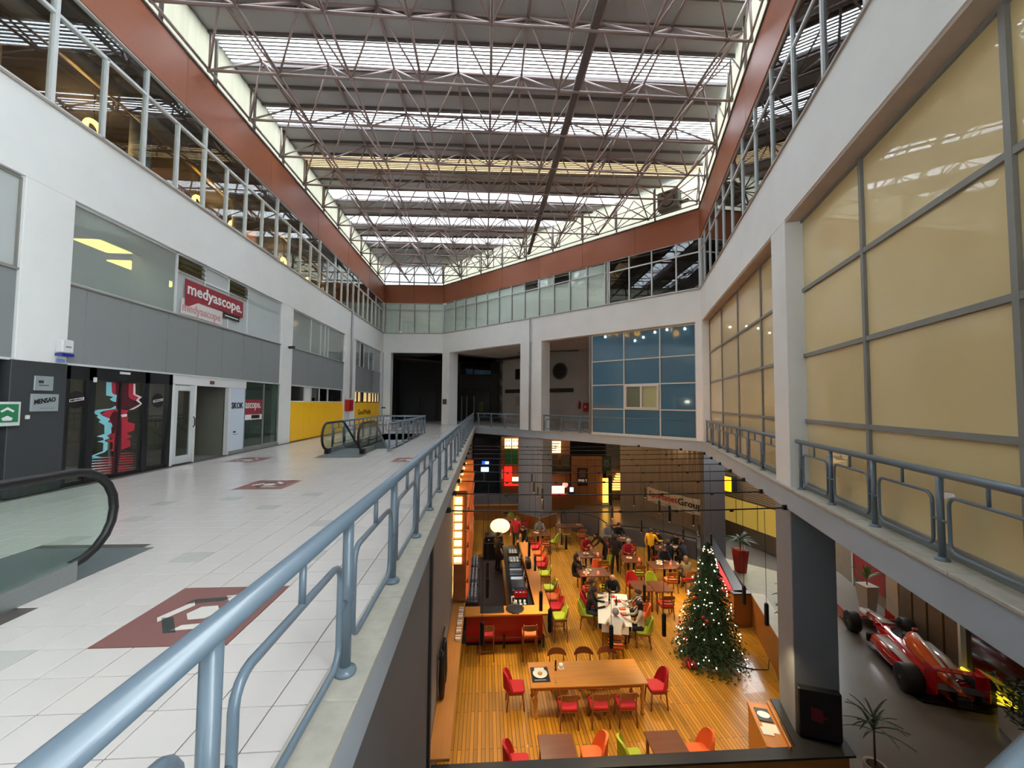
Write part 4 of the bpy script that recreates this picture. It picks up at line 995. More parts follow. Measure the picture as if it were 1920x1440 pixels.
# ------------------------------------------------------------------ furniture
MC = {}
def cm(key, fn):
    if key not in MC: MC[key] = fn()
    return MC[key]
def legmesh(x, y, x2, y2, z1, r0=.017, r1=.023, m=None):
    return MB().tube([(x2, y2, 0), (x, y, z1)], [r0, r1], 6).mesh('leg', m or chair_wood)
def curved(w, d, z0, z1, t, y, n=8, m=None, name='backrest', taper=1.0):
    """curved back panel: concave towards +Y"""
    b = MB(); R = []
    for i in range(n+1):
        u = -1+2*i/n; x = u*w/2; yy = y+d*(u*u); zz0 = z0; zz1 = z1-(1-taper)*(u**4)*(z1-z0)
        R.append([(x, yy, zz0), (x, yy-t, zz0), (x, yy-t-.02, zz1), (x, yy-.02, zz1)])
    return b.loft(R, True, True, False).mesh(name, m)
def pad(w, d, z, h, m, name='seat', rnd=.06):
    pts = []
    for cx, cy, t0 in ((w/2-rnd, d/2-rnd, 0), (-w/2+rnd, d/2-rnd, 90), (-w/2+rnd, -d/2+rnd, 180), (w/2-rnd, -d/2+rnd, 270)):
        for i in range(4):
            t = math.radians(t0+30*i); pts.append((cx+rnd*math.cos(t), cy+rnd*math.sin(t)))
    sc = lambda k, zz: [(x*k, y*k, zz) for x, y in pts]
    return MB().loft([sc(.96, z), sc(1, z+h*.3), sc(.99, z+h*.75), sc(.9, z+h)], True, True, True).mesh(name, m)
def chair_parts(kind, col, shell=False):
    c = CLOTH[col]; P = []
    z = .68 if kind == 'stool' else .42
    P.append(('seat', cm(('pad', kind, col), lambda: pad(.44, .43, z, .07, c))))
    P.append(('seat_frame', cm(('sf', kind), lambda: MB().box(-.2, .2, -.19, .19, z-.05, z).mesh('seat_frame', chair_wood))))
    for sx in (-1, 1):
        P.append(('leg', cm(('fl', kind, sx), lambda: legmesh(sx*.18, .17, sx*.21, .2, z-.01))))
        top = z+.36 if kind != 'shell' else z+.02
        P.append(('leg', cm(('rl', kind, sx), lambda: MB().tube([(sx*.21, -.22, 0), (sx*.19, -.18, z), (sx*.185, -.235, top)], [.016, .022, .016], 6).mesh('leg', chair_wood))))
    if kind == 'ladder':
        P.append(('back_slat', cm('bs1', lambda: curved(.46, .06, .5, .56, .018, -.24, m=chair_wood, name='back_slat'))))
        P.append(('back_slat', cm('bs2', lambda: curved(.46, .06, .6, .66, .018, -.25, m=chair_wood, name='back_slat'))))
        P.append(('backrest', cm('bk', lambda: curved(.48, .07, .7, .85, .02, -.26, m=chair_wood, taper=.5))))
    elif kind == 'rail':
        P.append(('backrest', cm('rk', lambda: curved(.52, .1, .66, .82, .022, -.25, m=chair_wood, taper=.35))))
    elif kind == 'shell':
        P.append(('backrest', cm(('sh', col), lambda: curved(.52, .2, .46, .86, .05, -.25, n=12, m=c, taper=.1))))
    elif col and kind == 'stool' and shell:
        P.append(('backrest', cm(('ss', col), lambda: curved(.46, .16, .74, 1.0, .045, -.23, n=10, m=c, taper=.1))))
        P.append(('footrest', cm('fr', lambda: MB().tube([(-.2, .19, .28), (.2, .19, .28), (.2, -.2, .28), (-.2, -.2, .28)], .012, 6, closed=True).mesh('footrest', chair_wood))))
    else:
        P.append(('backrest', cm('stk', lambda: curved(.46, .07, .86, 1.03, .022, -.23, m=chair_wood, taper=.5))))
        P.append(('footrest', cm('fr', lambda: MB().tube([(-.2, .19, .28), (.2, .19, .28), (.2, -.2, .28), (-.2, -.2, .28)], .012, 6, closed=True).mesh('footrest', chair_wood))))
    return P
def chair(kind, col, x, y, deg, label, group, shell=False):
    """deg = compass heading the sitter faces (0 = +Y, 90 = +X)"""
    r = thing('bar_stool' if kind == 'stool' else 'dining_chair', label, 'stool' if kind == 'stool' else 'chair', (x, y, ZL), -math.radians(deg), group)
    for n, me in chair_parts(kind, col, shell): link(n, me, r)
    return r
def table(name, label, x, y, w, d, deg, m, h=.75, legs='post', group='cafe tables', t=.04):
    r = thing(name, label, 'table', (x, y, ZL), -math.radians(deg), group)
    obj('table_top', MB().bbox(-w/2, w/2, -d/2, d/2, h-t, h, b=.008), m, r, world=False)
    if legs == 'turned':
        prof = [(.05, 0), (.05, .04), (.03, .07), (.045, .14), (.03, .2), (.05, .32), (.055, .42), (.03, .5), (.05, .56), (.05, h-t)]
        me = MB().lathe(prof, 10).mesh('leg', m)
        for sx in (-1, 1):
            for sy in (-1, 1): link('leg', me, r, (sx*(w/2-.12), sy*(d/2-.1), 0))
        obj('apron', MB().box(-w/2+.1, w/2-.1, -d/2+.07, d/2-.07, h-t-.09, h-t), m, r, world=False)
    else:
        for sx in (-1, 1):
            for sy in (-1, 1): link('leg', cm(('tl', round(h, 2)), lambda: MB().box(-.025, .025, -.025, .025, 0, h-t).mesh('leg', chair_wood)), r, (sx*(w/2-.06), sy*(d/2-.06), 0))
    return r
G_C = 'cafe dining chairs'
table('long_dining_table', 'long pale wooden table with turned legs in the near part of the cafe', 2.56, 10.3, 2.82, .95, 0, oak, .76, 'turned', None)
for x, w in ((1.99, 'left'), (2.72, 'middle'), (3.36, 'right')):
    chair('rail', 'red', x, 9.72, 0, '%s wooden chair on the near side of the long table' % w, G_C)
    chair('rail', 'red', x, 11.0, 180, '%s wooden chair on the far side of the long table' % w, G_C)
chair('shell', 'red', .82, 10.35, 90, 'red shell chair at the left end of the long table', G_C)
chair('shell', 'red', 4.3, 10.2, 270, 'red shell chair at the right end of the long table', G_C)
table('square_cafe_table', 'dark square table by the near ledge, left one', 1.47, 8.18, .7, .62, 0, walnut)
chair('shell', 'red', .72, 8.2, 90, 'red shell chair left of the left table by the near ledge', G_C)
chair('shell', 'orange', 2.2, 8.3, 270, 'orange shell chair right of the left table by the near ledge', G_C)
table('square_cafe_table', 'dark square table by the near ledge, right one', 3.65, 8.15, .7, .62, 0, walnut)
chair('shell', 'green', 2.98, 8.2, 90, 'green shell chair left of the right table by the near ledge', G_C)
chair('shell', 'orange', 4.35, 8.25, 270, 'orange shell chair right of the right table by the near ledge', G_C)
# white-clothed table
wt = thing('white_clothed_table', 'long table under a white cloth with five diners round it', 'table', (4.27, 13.45, ZL), -math.radians(15))
cl = mat('white_tablecloth', (226, 220, 204), .8, var=.03)
obj('table_top', MB().box(-.42, .42, -1.0, 1.0, .7, .735), chair_wood, wt, world=False)
ct_ = MB().bbox(-.5, .5, -1.06, 1.06, .735, .75, b=.006)
ct_.box(-.505, -.495, -.9, .9, .5, .74).box(.495, .505, -.9, .9, .5, .74).box(-.4, .4, -1.065, -1.055, .5, .74).box(-.4, .4, 1.055, 1.065, .5, .74)
obj('tablecloth', ct_, cl, wt, world=False)
for sx in (-1, 1):
    for sy in (-1, 1): obj('leg', MB().box(sx*.36-.025, sx*.36+.025, sy*.9-.025, sy*.9+.025, 0, .7), chair_wood, wt, world=False)
def on_table(o, dx, dy):
    return Matrix.Rotation(-math.radians(15), 3, 'Z') @ Vector((dx, dy, .75))+Vector((4.27, 13.45, ZL))
pk = 0
for dx, dy, c, w, d, nm in ((.15, .45, 'red', .22, .14, 'red napkin pack at the far right of the white table'), (.28, -.05, 'orange', .2, .12, 'orange snack tray on the right of the white table'), (.3, -.4, 'red', .2, .16, 'red snack tray at the near right of the white table'), (0.02, .75, 'red', .12, .1, 'small red dish at the far end of the white table')):
    r = thing('snack_tray', nm, 'tray', on_table(0, dx, dy), 0, 'trays on the white table'); obj('tray', MB().bbox(-w/2, w/2, -d/2, d/2, 0, .03, b=.008), CLOTH[c], r, world=False); obj('rim', MB().tube([(-w/2, -d/2, .03), (w/2, -d/2, .03), (w/2, d/2, .03), (-w/2, d/2, .03)], .008, 6, closed=True), CLOTH[c], r, world=False)
bottle_p = [(.035, 0), (.037, .02), (.037, .15), (.014, .2), (.014, .26), (.016, .27)]
dark_glass = mat('dark_bottle_glass', (30, 26, 20), .1, coat=.5, var=0)
for dx, dy, nm in ((-.12, .25, 'dark bottle left of the middle of the white table'), (.1, .2, 'dark bottle right of the middle of the white table'), (-.1, .7, 'dark bottle at the far end of the white table')):
    r = thing('bottle', nm, 'bottle', on_table(0, dx, dy), 0, 'bottles on the white table'); obj('body', MB().lathe(bottle_p, 10), dark_glass, r, world=False); obj('cap', MB().lathe([(.017, .262), (.017, .29)], 8), red_paint, r, world=False)
for dx, dy, dg, col, nm in ((0.02, 1.45, 180, 'green', 'chair at the far end of the white table'), (-.85, .1, 90, 'green', 'green chair on the left of the white table'), (-.8, .75, 90, 'red', 'red chair at the far left of the white table'), (0, -1.5, 0, 'orange', 'orange seated chair at the near end of the white table'), (.85, -.6, 270, 'green', 'green chair at the near right of the white table'), (.9, .3, 270, 'orange', 'orange shell chair on the right of the white table')):
    p = on_table(0, dx, dy); chair('shell' if 'shell' in nm or dx else 'ladder', col, p.x, p.y, dg+15, nm, G_C)
# pairs of small tables in the middle and at the back
def duo(x, y, lab, seats, w=.66, d=.9, m=walnut, deg=0):
    table('square_cafe_table', lab, x, y, w, d, deg, m)
    for dx, dy, dg, kind, col, l in seats: chair(kind, col, x+dx, y+dy, dg, l, G_C)
duo(5.78, 15.0, 'empty brown table behind the white one, left of a pair', [(.0, .78, 180, 'shell', 'red', 'red shell chair beyond the left empty brown table'), (-.3, -.72, 0, 'ladder', 'red', 'ladder-back chair in front of the left empty brown table')])
duo(6.48, 14.95, 'empty brown table behind the white one, right of a pair', [(.05, .75, 180, 'shell', 'green', 'green shell chair beyond the right empty brown table'), (-.1, -.72, 0, 'ladder', 'red', 'red-seated ladder-back chair in front of the right empty brown table')])
duo(4.35, 16.3, 'brown table with plates where a woman in black sits', [(-.35, -.75, 0, 'ladder', 'red', 'ladder-back chair nearest the camera at the table of the woman in black'), (.3, -.72, 0, 'ladder', 'green', 'green-seated ladder-back chair by the orange shell chair'), (.4, .75, 180, 'shell', 'orange', 'orange shell chair behind the table of the woman in black')], 1.2, .8)
duo(4.7, 18.2, 'brown table with a lit plate before a person in red, left one', [(.1, 1.0, 180, 'ladder', 'red', 'chair of the left person in red'), (.35, -.75, 0, 'ladder', 'orange', 'orange-seated ladder-back chair below the left lit plate'), (.66, -.22, 280, 'shell', 'green', 'green shell chair beside the leaning waiter')], 1.1, .8)
duo(6.35, 17.6, 'brown table with a lit plate before a person in red, right one', [(.2, .95, 180, 'ladder', 'red', 'chair of the right person in red'), (.05, -.75, 0, 'ladder', 'green', 'green-seated ladder-back chair below the right lit plate')], .8, .8)
duo(7.55, 16.9, 'brown table with plates left of the Christmas tree', [(-.1, -.75, 0, 'ladder', 'orange', 'orange-seated ladder-back chair left of the Christmas tree'), (.65, -.7, 0, 'ladder', 'red', 'ladder-back chair partly behind the Christmas tree')], 1.3, .8)
duo(8.6, 18.9, 'crowded brown table against the curved wall', [(-.7, -.2, 90, 'ladder', 'red', 'chair at the left of the crowded back table')], 1.4, .8)
duo(6.9, 20.2, 'small brown table between the two waiters at the back', [(.1, -.75, 0, 'ladder', 'orange', 'orange chair beyond the man in the yellow hoodie'), (-.6, .1, 90, 'ladder', 'red', 'red chair beside the small table between the waiters')], .8, .7)
duo(4.7, 22.5, 'long dark table by the grey panel at the back, left half', [(-.3, -.72, 0, 'ladder', 'green', 'green-seated chair at the back table by the grey panel'), (.5, -.72, 0, 'ladder', 'orange', 'orange-seated chair at the back table by the grey panel')], 1.5, .7)
duo(2.9, 21.2, 'brown table near the bar end where a person in grey sits', [(.6, -.35, 290, 'shell', 'green', 'green shell chair right of the person in grey'), (.15, -.78, 0, 'ladder', 'orange', 'orange-seated chair in front of the person in grey'), (-.5, -.6, 20, 'ladder', 'red', 'red-seated chair beside the bar end')], .9, .8)
duo(1.6, 23.8, 'round-lamp corner table at the very back left', [(-.75, -.1, 90, 'shell', 'red', 'red shell chair left of the big round lamp'), (.0, .75, 180, 'shell', 'green', 'green shell chair behind the big round lamp'), (.75, .1, 270, 'shell', 'red', 'red shell chair right of the big round lamp'), (1.5, -.4, 0, 'ladder', 'green', 'green-seated chair below the wooden booth')], 1.0, .8)
plate_m = mat('lit_plate', (232, 222, 190), .4, var=.03); food = mat('food_tan', (190, 130, 60), .7, var=.2, scale=30)
plate_me = MB().lathe([(.05, 0), (.06, .004), (.13, .02), (.128, .024), (.05, .01)], 18).mesh('dish', plate_m); food_me = MB().ball((0, 0, .02), .07, 8, 5, (1, 1, .35)).mesh('food', food)
cand = lamp_mat('candle_glow', (255, 70, 50), 5)
def plate(x, y, label, h=.752, z=None):
    r = thing('dinner_plate', label, 'plate', (x, y, ZL+h), 0, 'plates on the cafe tables'); link('dish', plate_me, r); link('food', food_me, r)
def candle(x, y, label):
    r = thing('candle_glass', label, 'candle', (x, y, ZL+.752), 0, 'red candle glasses'); obj('glass', MB().lathe([(.035, 0), (.04, .09)], 10), cand, r, world=False); obj('rim', MB().tube([(.042*math.cos(2*math.pi*i/10), .042*math.sin(2*math.pi*i/10), .09) for i in range(10)], .006, 5, closed=True), mat('candle_rim', (220, 120, 100), .3), r, world=False)
for x, y, l in ((4.05, 16.2, 'plate nearest the woman in black'), (4.2, 16.45, 'farther plate of the woman in black'), (4.55, 18.25, 'plate before the left person in red'), (6.3, 17.65, 'plate before the right person in red'), (7.35, 16.95, 'near plate left of the Christmas tree'), (7.45, 17.2, 'farther plate left of the Christmas tree'), (8.3, 18.85, 'left plate on the crowded back table'), (8.6, 19.05, 'middle plate on the crowded back table'), (8.95, 18.85, 'right plate on the crowded back table'), (6.9, 20.25, 'plate on the small table between the waiters'), (5.2, 22.55, 'plate on the back table by the grey panel'), (2.7, 21.25, 'plate of the person in grey')): plate(x, y, l)
for x, y, l in ((4.5, 16.1, 'red candle glass by the orange shell chair'), (5.05, 18.1, 'red candle glass right of the left lit plate'), (6.65, 17.4, 'red candle glass right of the right lit plate'), (7.8, 16.9, 'red candle glass left of the Christmas tree'), (4.0, 16.0, 'red candle glass near the woman in black')): candle(x, y, l)
# place setting on the long table
ps = thing('place_mat', 'black place mat with a white plate on the left end of the long table', 'place mat', (1.42, 10.28, ZL+.76))
obj('mat', MB().bbox(-.22, .22, -.28, .28, 0, .006, b=.002), black, ps, world=False)
pp = obj('plate', MB().lathe([(.06, .006), (.18, .03), (.178, .035), (.06, .014)], 24, (0, .0, 0)), mat('white_china', (232, 230, 224), .25, var=0), ps, world=False)
obj('food', MB().ball((0, 0, .03), .06, 8, 5, (1, 1, .5)), food, pp, world=False)
obj('napkin', MB().bbox(-.12, .12, .1, .24, .006, .02, b=.004), cl, ps, world=False)
obj('cutlery', MB().bbox(-.16, .12, -.23, -.19, .006, .016, b=.004), steel, ps, world=False)
r = thing('pepper_mill', 'tall dark pepper mill on the long table', 'pepper mill', (1.83, 10.42, ZL+.76)); obj('body', MB().lathe([(.03, 0), (.02, .08), (.025, .16), (.018, .2)], 12), dark_glass, r, world=False); obj('knob', MB().ball((0, 0, .22), .025), dark_glass, r, world=False)
r = thing('napkin_cup', 'white cups beside the pepper mill on the long table', 'cup', (1.98, 10.5, ZL+.76)); obj('cup', MB().lathe([(.045, 0), (.055, .1), (.05, .1)], 14), cl, r, world=False); obj('saucer', MB().lathe([(.03, 0), (.08, .012)], 14), cl, r, world=False)
r = thing('spoon', 'steel spoon at the near edge of the long table', 'spoon', (1.76, 9.98, ZL+.762)); obj('bowl', MB().ball((0, 0, .006), .03, 8, 4, (.8, 1.3, .25)), steel, r, world=False); obj('handle', MB().tube([(0, .03, .006), (0, .17, .008)], .006, 6), steel, r, world=False)

# ------------------------------------------------------------------ bar
br = thing('bar_counter', 'U-shaped bar with wooden top and red front', 'bar', (.8, 13, ZL))
obj('near_top', MB().bbox(-.55, 2.08, 12.48, 13.02, ZL+1.05, ZL+1.11, b=.01), oak, br)
obj('side_top', MB().bbox(1.62, 2.08, 13.02, 18.8, ZL+1.05, ZL+1.11, b=.01), oak_y, br)
obj('red_front', MB().box(-.5, 1.85, 12.86, 12.95, ZL+.12, ZL+1.05), red_paint, br)
obj('red_side', MB().box(1.78, 1.86, 12.95, 18.7, ZL+.12, ZL+1.05), red_paint, br)
obj('kick_board', MB().box(-.5, 1.82, 12.9, 12.96, ZL, ZL+.12), mat('dark_kick', (50, 14, 14), .6), br)
obj('foot_rail', MB().tube([(-.5, 12.72, ZL+.3), (1.98, 12.72, ZL+.3), (1.98, 18.6, ZL+.3)], .02, 8), chair_wood, br)
for x in (.65, 1.85): obj('rail_post', MB().box(x-.03, x+.03, 12.68, 12.76, ZL, ZL+.36), black, br)
obj('worktop', MB().bbox(.85, 1.62, 13.02, 19.0, ZL+.86, ZL+.92, b=.01), mat('black_worktop', (28, 28, 30), .2, var=.05), br)
obj('bar_floor', MB().box(-.95, .85, 13.0, 20, ZL, ZL+.02), mat('bar_floor_brown', (54, 40, 34), .6, var=.08), br)
obj('under_cabinet', MB().box(1.0, 1.62, 13.05, 18.9, ZL, ZL+.86), dark_panel, br)
bm_ = thing('bar_mat', 'black square mat on the near bar top', 'mat', (.28, 12.78, ZL+1.11)); obj('rubber', MB().bbox(-.36, .36, -.2, .2, 0, .02, b=.006), black, bm_, world=False); obj('edge', MB().tube([(-.36, -.2, .02), (.36, -.2, .02), (.36, .2, .02), (-.36, .2, .02)], .008, 5, closed=True), black_top, bm_, world=False)
bt_ = thing('round_tray', 'round black tray beside the square mat on the bar', 'tray', (.98, 12.78, ZL+1.11)); obj('disc', MB().lathe([(.26, 0), (.28, .03), (.27, .03), (.25, .012)], 24), black, bt_, world=False); obj('handle', MB().tube([(-.1, -.29, .02), (0, -.33, .03), (.1, -.29, .02)], .012, 6), black, bt_, world=False)
chrome = mat('chrome', (190, 192, 194), .15, metal=1, var=.03)
clear = mat('pale_glassware', (176, 184, 188), .08, var=0, coat=.6)
cup_me = MB().lathe([(.03, 0), (.036, .02), (.04, .12)], 8).mesh('tumbler', clear); stem_me = MB().lathe([(.035, 0), (.006, .01), (.006, .08), (.04, .12), (.035, .18)], 8).mesh('bowl', clear)
for i in range(3):
    r = thing('glass_rack', ['nearest rack of upside-down glasses on the left back bar', 'middle rack of upside-down glasses on the left back bar', 'farthest tall rack of glasses on the left back bar'][i], 'glass rack', (-.42, 14.3+1.35*i, ZL+.02), 0, 'glass racks on the back bar')
    obj('rack_base', MB().bbox(-.3, .25, -.55, .6, 0, .88, b=.02), dark_panel, r, world=False)
    for a in range(4):
        for c in range(6): link('glassware', stem_me, r, (-.2+.12*a, -.45+.18*c, .88))
for k, (x, y, w, d, h, m, nm) in enumerate(((1.2, 13.35, .5, .5, .16, black, 'black crate of bottles at the near end of the bar worktop'), (.98, 13.6, .1, .4, .12, cl, 'folded white cloth on the bar worktop'), (1.25, 14.0, .45, .2, .16, red_paint, 'red tray of fruit on the bar worktop'), (1.3, 14.3, .3, .16, .14, mat('blue_box', (70, 90, 130), .5), 'blue box behind the red tray on the bar'), (1.25, 15.0, .5, .9, .06, chrome, 'steel sink in the middle of the bar worktop'), (1.25, 16.1, .5, .3, .1, chrome, 'steel drip tray beyond the sink on the bar'), (1.25, 17.0, .45, .6, .12, chrome, 'steel utensil bin on the bar worktop'), (1.25, 17.9, .4, .6, .14, chrome, 'farthest steel bin on the bar worktop'))):
    r = thing('bar_tray', nm, 'bar tray', (x, y, ZL+.92), 0, 'trays and sinks on the bar worktop')
    b = MB(); b.box(-w/2, w/2, -d/2, d/2, 0, .01); b2 = MB()
    obj('base', b, m, r, world=False)
    for a in ((-w/2, w/2, -d/2, -d/2+.015), (-w/2, w/2, d/2-.015, d/2), (-w/2, -w/2+.015, -d/2, d/2), (w/2-.015, w/2, -d/2, d/2)): obj('side', MB().box(*a, 0, h), m, r, world=False)
    if k in (0, 2, 6, 7):
        for q in range(6): link('glassware', cup_me, r, ((q % 3-1)*w*.28, (q//3-.5)*d*.5, .01))
for k in range(7):
    r = thing('bottle', ['first bottle at the edge of the bar worktop', 'second bottle along the bar worktop', 'third bottle along the bar worktop', 'fourth bottle along the bar worktop', 'fifth bottle along the bar worktop', 'sixth bottle along the bar worktop', 'last bottle along the bar worktop'][k], 'bottle', (1.52, 14.6+.3*k+(.9 if k > 3 else 0), ZL+.92), 0, 'bottles along the bar worktop')
    obj('body', MB().lathe(bottle_p, 8), dark_glass if k % 3 else clear, r, world=False); obj('cap', MB().lathe([(.017, .262), (.017, .29)], 8), chrome, r, world=False)
tap = thing('bar_tap', 'black curved tap unit at the inner edge of the bar top', 'tap', (1.72, 16.0, ZL+1.11)); obj('body', MB().bbox(-.1, .1, -.25, .25, 0, .3, b=.03), black, tap, world=False)
for k in range(3): obj('spout', MB().tube([(0, -.15+.15*k, .3), (-.05, -.15+.15*k, .36), (-.14, -.15+.15*k, .3)], .014, 6), chrome, tap, world=False)
cf = thing('coffee_machine', 'black coffee machine at the far end of the bar', 'coffee machine', (.45, 20.0, ZL))
obj('cabinet', MB().bbox(-.45, .5, -.35, .35, 0, .8, b=.02), black, cf, world=False); obj('machine', MB().bbox(-.4, .45, -.3, .3, .8, 1.12, b=.04), black, cf, world=False)
for x in (-.2, .15): obj('group_head', MB().lathe([(.04, .9), (.04, .97)], 10, (x, -.33, 0)), chrome, cf, world=False)
fr_ = thing('wall_shelf', 'long wooden ledge along the left cafe wall', 'shelf', (-.75, 10.5, ZL+1.05))
obj('board', MB().bbox(-.95, -.56, 7.62, 13.6, ZL+1.03, ZL+1.09, b=.008), oak_y, fr_)
for y in (8.2, 10.2, 12.4): obj('bracket', MB().box(-.95, -.62, y-.03, y+.03, ZL+.75, ZL+1.03), chair_wood, fr_)
for k in range(5):
    r = thing('folded_napkins', ['nearest white napkin stack on the wall ledge', 'second white napkin stack on the wall ledge', 'third white napkin stack on the wall ledge', 'fourth white napkin stack on the wall ledge', 'white napkin stack beside the bar corner'][k], 'napkins', (-.66, 11.3+.38*k, ZL+1.09), 0, 'napkin stacks on the ledge'); obj('stack', MB().bbox(-.07, .07, -.1, .1, 0, .07, b=.008), cl, r, world=False); obj('band', MB().box(-.072, .072, -.015, .015, 0, .072), red_cloth, r, world=False)
ch = thing('coat_rack', 'black rail with two dark coats on the left cafe wall', 'coat rack', (-.9, 11, ZL+1.9))
obj('rail', MB().tube([(-.9, 8.8, ZL+2.1), (-.9, 10.0, ZL+2.1)], .02, 8), black, ch)
cw_ = ch
for k in range(2):
    b = MB(); y = 9.1+.5*k; z1 = ZL+2.08
    R = []
    for t, w, d in ((0, .03, .03), (-.08, .12, .06), (-.3, .15, .07), (-.7, .14, .08), (-.95, .1, .06)):
        R.append([(-.86+d*math.cos(2*math.pi*i/10)*.9, y+w*math.sin(2*math.pi*i/10)*(1+.15*math.sin(3*i)), z1+t) for i in range(10)])
    r = thing('hanging_coat', ['nearest black coat on the left cafe wall', 'second black coat on the left cafe wall', 'third black coat on the left cafe wall', 'fourth black coat on the left cafe wall', 'black coat nearest the bar on the left wall'][k], 'coat', (-.86, y, ZL+1.1), 0, 'black coats on the wall')
    obj('coat', b.loft(R), black, r); obj('hook', MB().tube([(-.9, y, z1+.03), (-.86, y, z1)], .01, 5), chrome, r)
# lit back-bar shelving on the left wall
warm_l = lamp_mat('backbar_glow', (255, 190, 100), 7)
copper = mat('copper_shelf', (150, 92, 56), .4, var=.15, scale=4)
bb = thing('backbar_shelf', 'tall copper shelf unit with glowing panels on the left cafe wall', 'shelf', (-.8, 16, ZL+1))
for k in range(6):
    z = ZL+1.15+.56*k
    obj('shelf', MB().bbox(-.95, -.5, 13.3, 20.5, z, z+.04, b=.004), copper, bb)
    for j in range(5): obj('glow_panel', MB().box(-.93, -.9, 13.4+1.42*j, 14.7+1.42*j, z+.06, z+.52), warm_l, bb)
    obj('front_lip', MB().box(-.52, -.48, 13.3, 20.5, z-.02, z+.12), copper, bb)
for k in range(8):
    z = ZL+2.35+.26*k
    obj('glow_panel', MB().box(-.93, -.7, 13.24, 13.27, z+.02, z+.24), warm_l, bb)
    obj('end_shelf', MB().box(-.95, -.66, 13.1, 13.3, z-.015, z+.015), copper, bb)
for j in range(6): obj('divider', MB().box(-.95, -.55, 13.3+1.42*j-.015, 13.3+1.42*j+.015, ZL+1.15, ZL+4.6), copper, bb)
for x, y in ((.12, 12.28), (1.37, 12.24)): chair('stool', 'red' if x < 1 else 'orange', x, y, 0, 'bar stool at the near bar front, %s' % ('red seat on the left' if x < 1 else 'orange seat on the right'), 'bar stools')
for k, (y, c) in enumerate(((19.3, 'red'), (18.55, 'orange'), (17.8, 'orange'), (17.2, 'red'), (16.36, 'green'), (15.1, 'green'), (14.4, 'orange'), (13.75, 'red'), (13.1, 'green'))):
    chair('stool', c, 2.42, y, 270, '%s bar stool along the right side of the bar, %s from the far end' % (c, ['first', 'second', 'third', 'fourth', 'fifth', 'sixth', 'seventh', 'eighth', 'last and'][k]), 'bar stools', True)
lampb = thing('globe_pendant', 'big glowing cream globe lamp at the back left of the cafe', 'lamp', (.82, 21, ZL+1.2))
obj('shade', MB().ball((0, 0, 0), .5, 24, 14, (1, 1, .68)), lamp_mat('paper_lamp', (255, 226, 160), 1.9), lampb, world=False)
obj('cord', MB().tube([(0, 0, .33), (0, 0, 4.1)], .01, 6), black, lampb, world=False)
# host desk by the ledge
hd = thing('host_desk', 'wooden host desk with papers and tablet in the near right corner', 'desk', (5.7, 8.2, ZL))
fd_ = Frame((5.36, 7.66), (5.74, 8.82))
obj('cabinet', MB().box(.02, 1.2, -.34, -.02, ZL, ZL+.95, fr=fd_), oak, hd)
obj('top', MB().bbox(0, 1.22, -.4, 0, ZL+.95, ZL+1.0, b=.008, fr=fd_), oak_y, hd)
obj('back_rail', MB().box(0, 1.22, -.42, -.39, ZL+1.0, ZL+1.08, fr=fd_), oak_y, hd)
tb = thing('tablet', 'dark tablet with a bright screen on the host desk', 'tablet', fd_(.85, -.2, ZL+1.0), 0)
obj('case', MB().bbox(.66, 1.04, -.34, -.08, ZL+1.001, ZL+1.02, b=.004, fr=fd_), dark_panel, tb)
b = MB(); b.add([fd_(.85+.1*math.cos(2*math.pi*i/16), -.21+.12*math.sin(2*math.pi*i/16), ZL+1.0215) for i in range(16)], [tuple(range(16))]); obj('bright_disc', b, mat('bright_paper', (214, 226, 232), .4), tb)
pa = thing('papers', 'loose white papers on the host desk', 'paper', fd_(.4, -.2, ZL+1.0))
obj('sheet', MB().box(.38, .62, -.36, -.1, ZL+1.001, ZL+1.006, fr=fd_), cl, pa); obj('sheet', MB().box(.3, .5, -.24, -.04, ZL+1.007, ZL+1.011, fr=fd_), cl, pa)

# ------------------------------------------------------------------ back of the lower level
def wbox(root, name, x0, x1, y0, y1, z0, z1, m, bev=0):
    return obj(name, MB().bbox(x0, x1, y0, y1, z0, z1, b=bev) if bev else MB().box(x0, x1, y0, y1, z0, z1), m, root)
navy = mat('navy_wall', (22, 32, 62), .5, var=.05); teal = mat('teal_wall', (20, 52, 62), .5, var=.05)
bl = thing('blue_booth', 'dark blue booth with lit signs at the back left of the lower level', 'booth', (.2, 33, ZL))
wbox(bl, 'upper_wall', -.9, 1.15, 33.0, 33.2, -3.3, -1.1, navy); wbox(bl, 'lower_wall', -.9, 1.15, 33.0, 33.2, ZL, -3.3, teal); wbox(bl, 'side_wall', 1.15, 1.25, 31.5, 33.2, ZL, -1.1, navy)
scr = lamp_mat('screen_white', (190, 220, 255), 2.5); scr_b = lamp_mat('screen_blue', (30, 90, 240), 2)
sg_ = thing('lit_sign', 'upper small blue and white lit sign on the dark blue booth', 'sign', (.07, 32.95, -3.2)); wbox(sg_, 'blue_half', -.2, .05, 32.93, 32.98, -3.23, -2.97, scr_b); wbox(sg_, 'white_half', .05, .33, 32.93, 32.98, -3.2, -3.0, scr)
sg_ = thing('lit_screen', 'white lit screen below the blue sign on the booth', 'screen', (.03, 32.95, -3.8)); wbox(sg_, 'screen', -.28, .33, 32.93, 32.98, -3.8, -3.45, scr); wbox(sg_, 'frame', -.34, .39, 32.97, 33.0, -3.86, -3.39, black)
st_ = thing('display_stand', 'pale narrow display under the lit screen of the blue booth', 'stand', (-.05, 32.9, ZL)); wbox(st_, 'pole', -.1, .05, 32.9, 33, -4.6, -3.9, mat('pale_display', (120, 140, 160), .4)); wbox(st_, 'base', -.25, .2, 32.8, 33.0, ZL, -5.3, dark_panel)
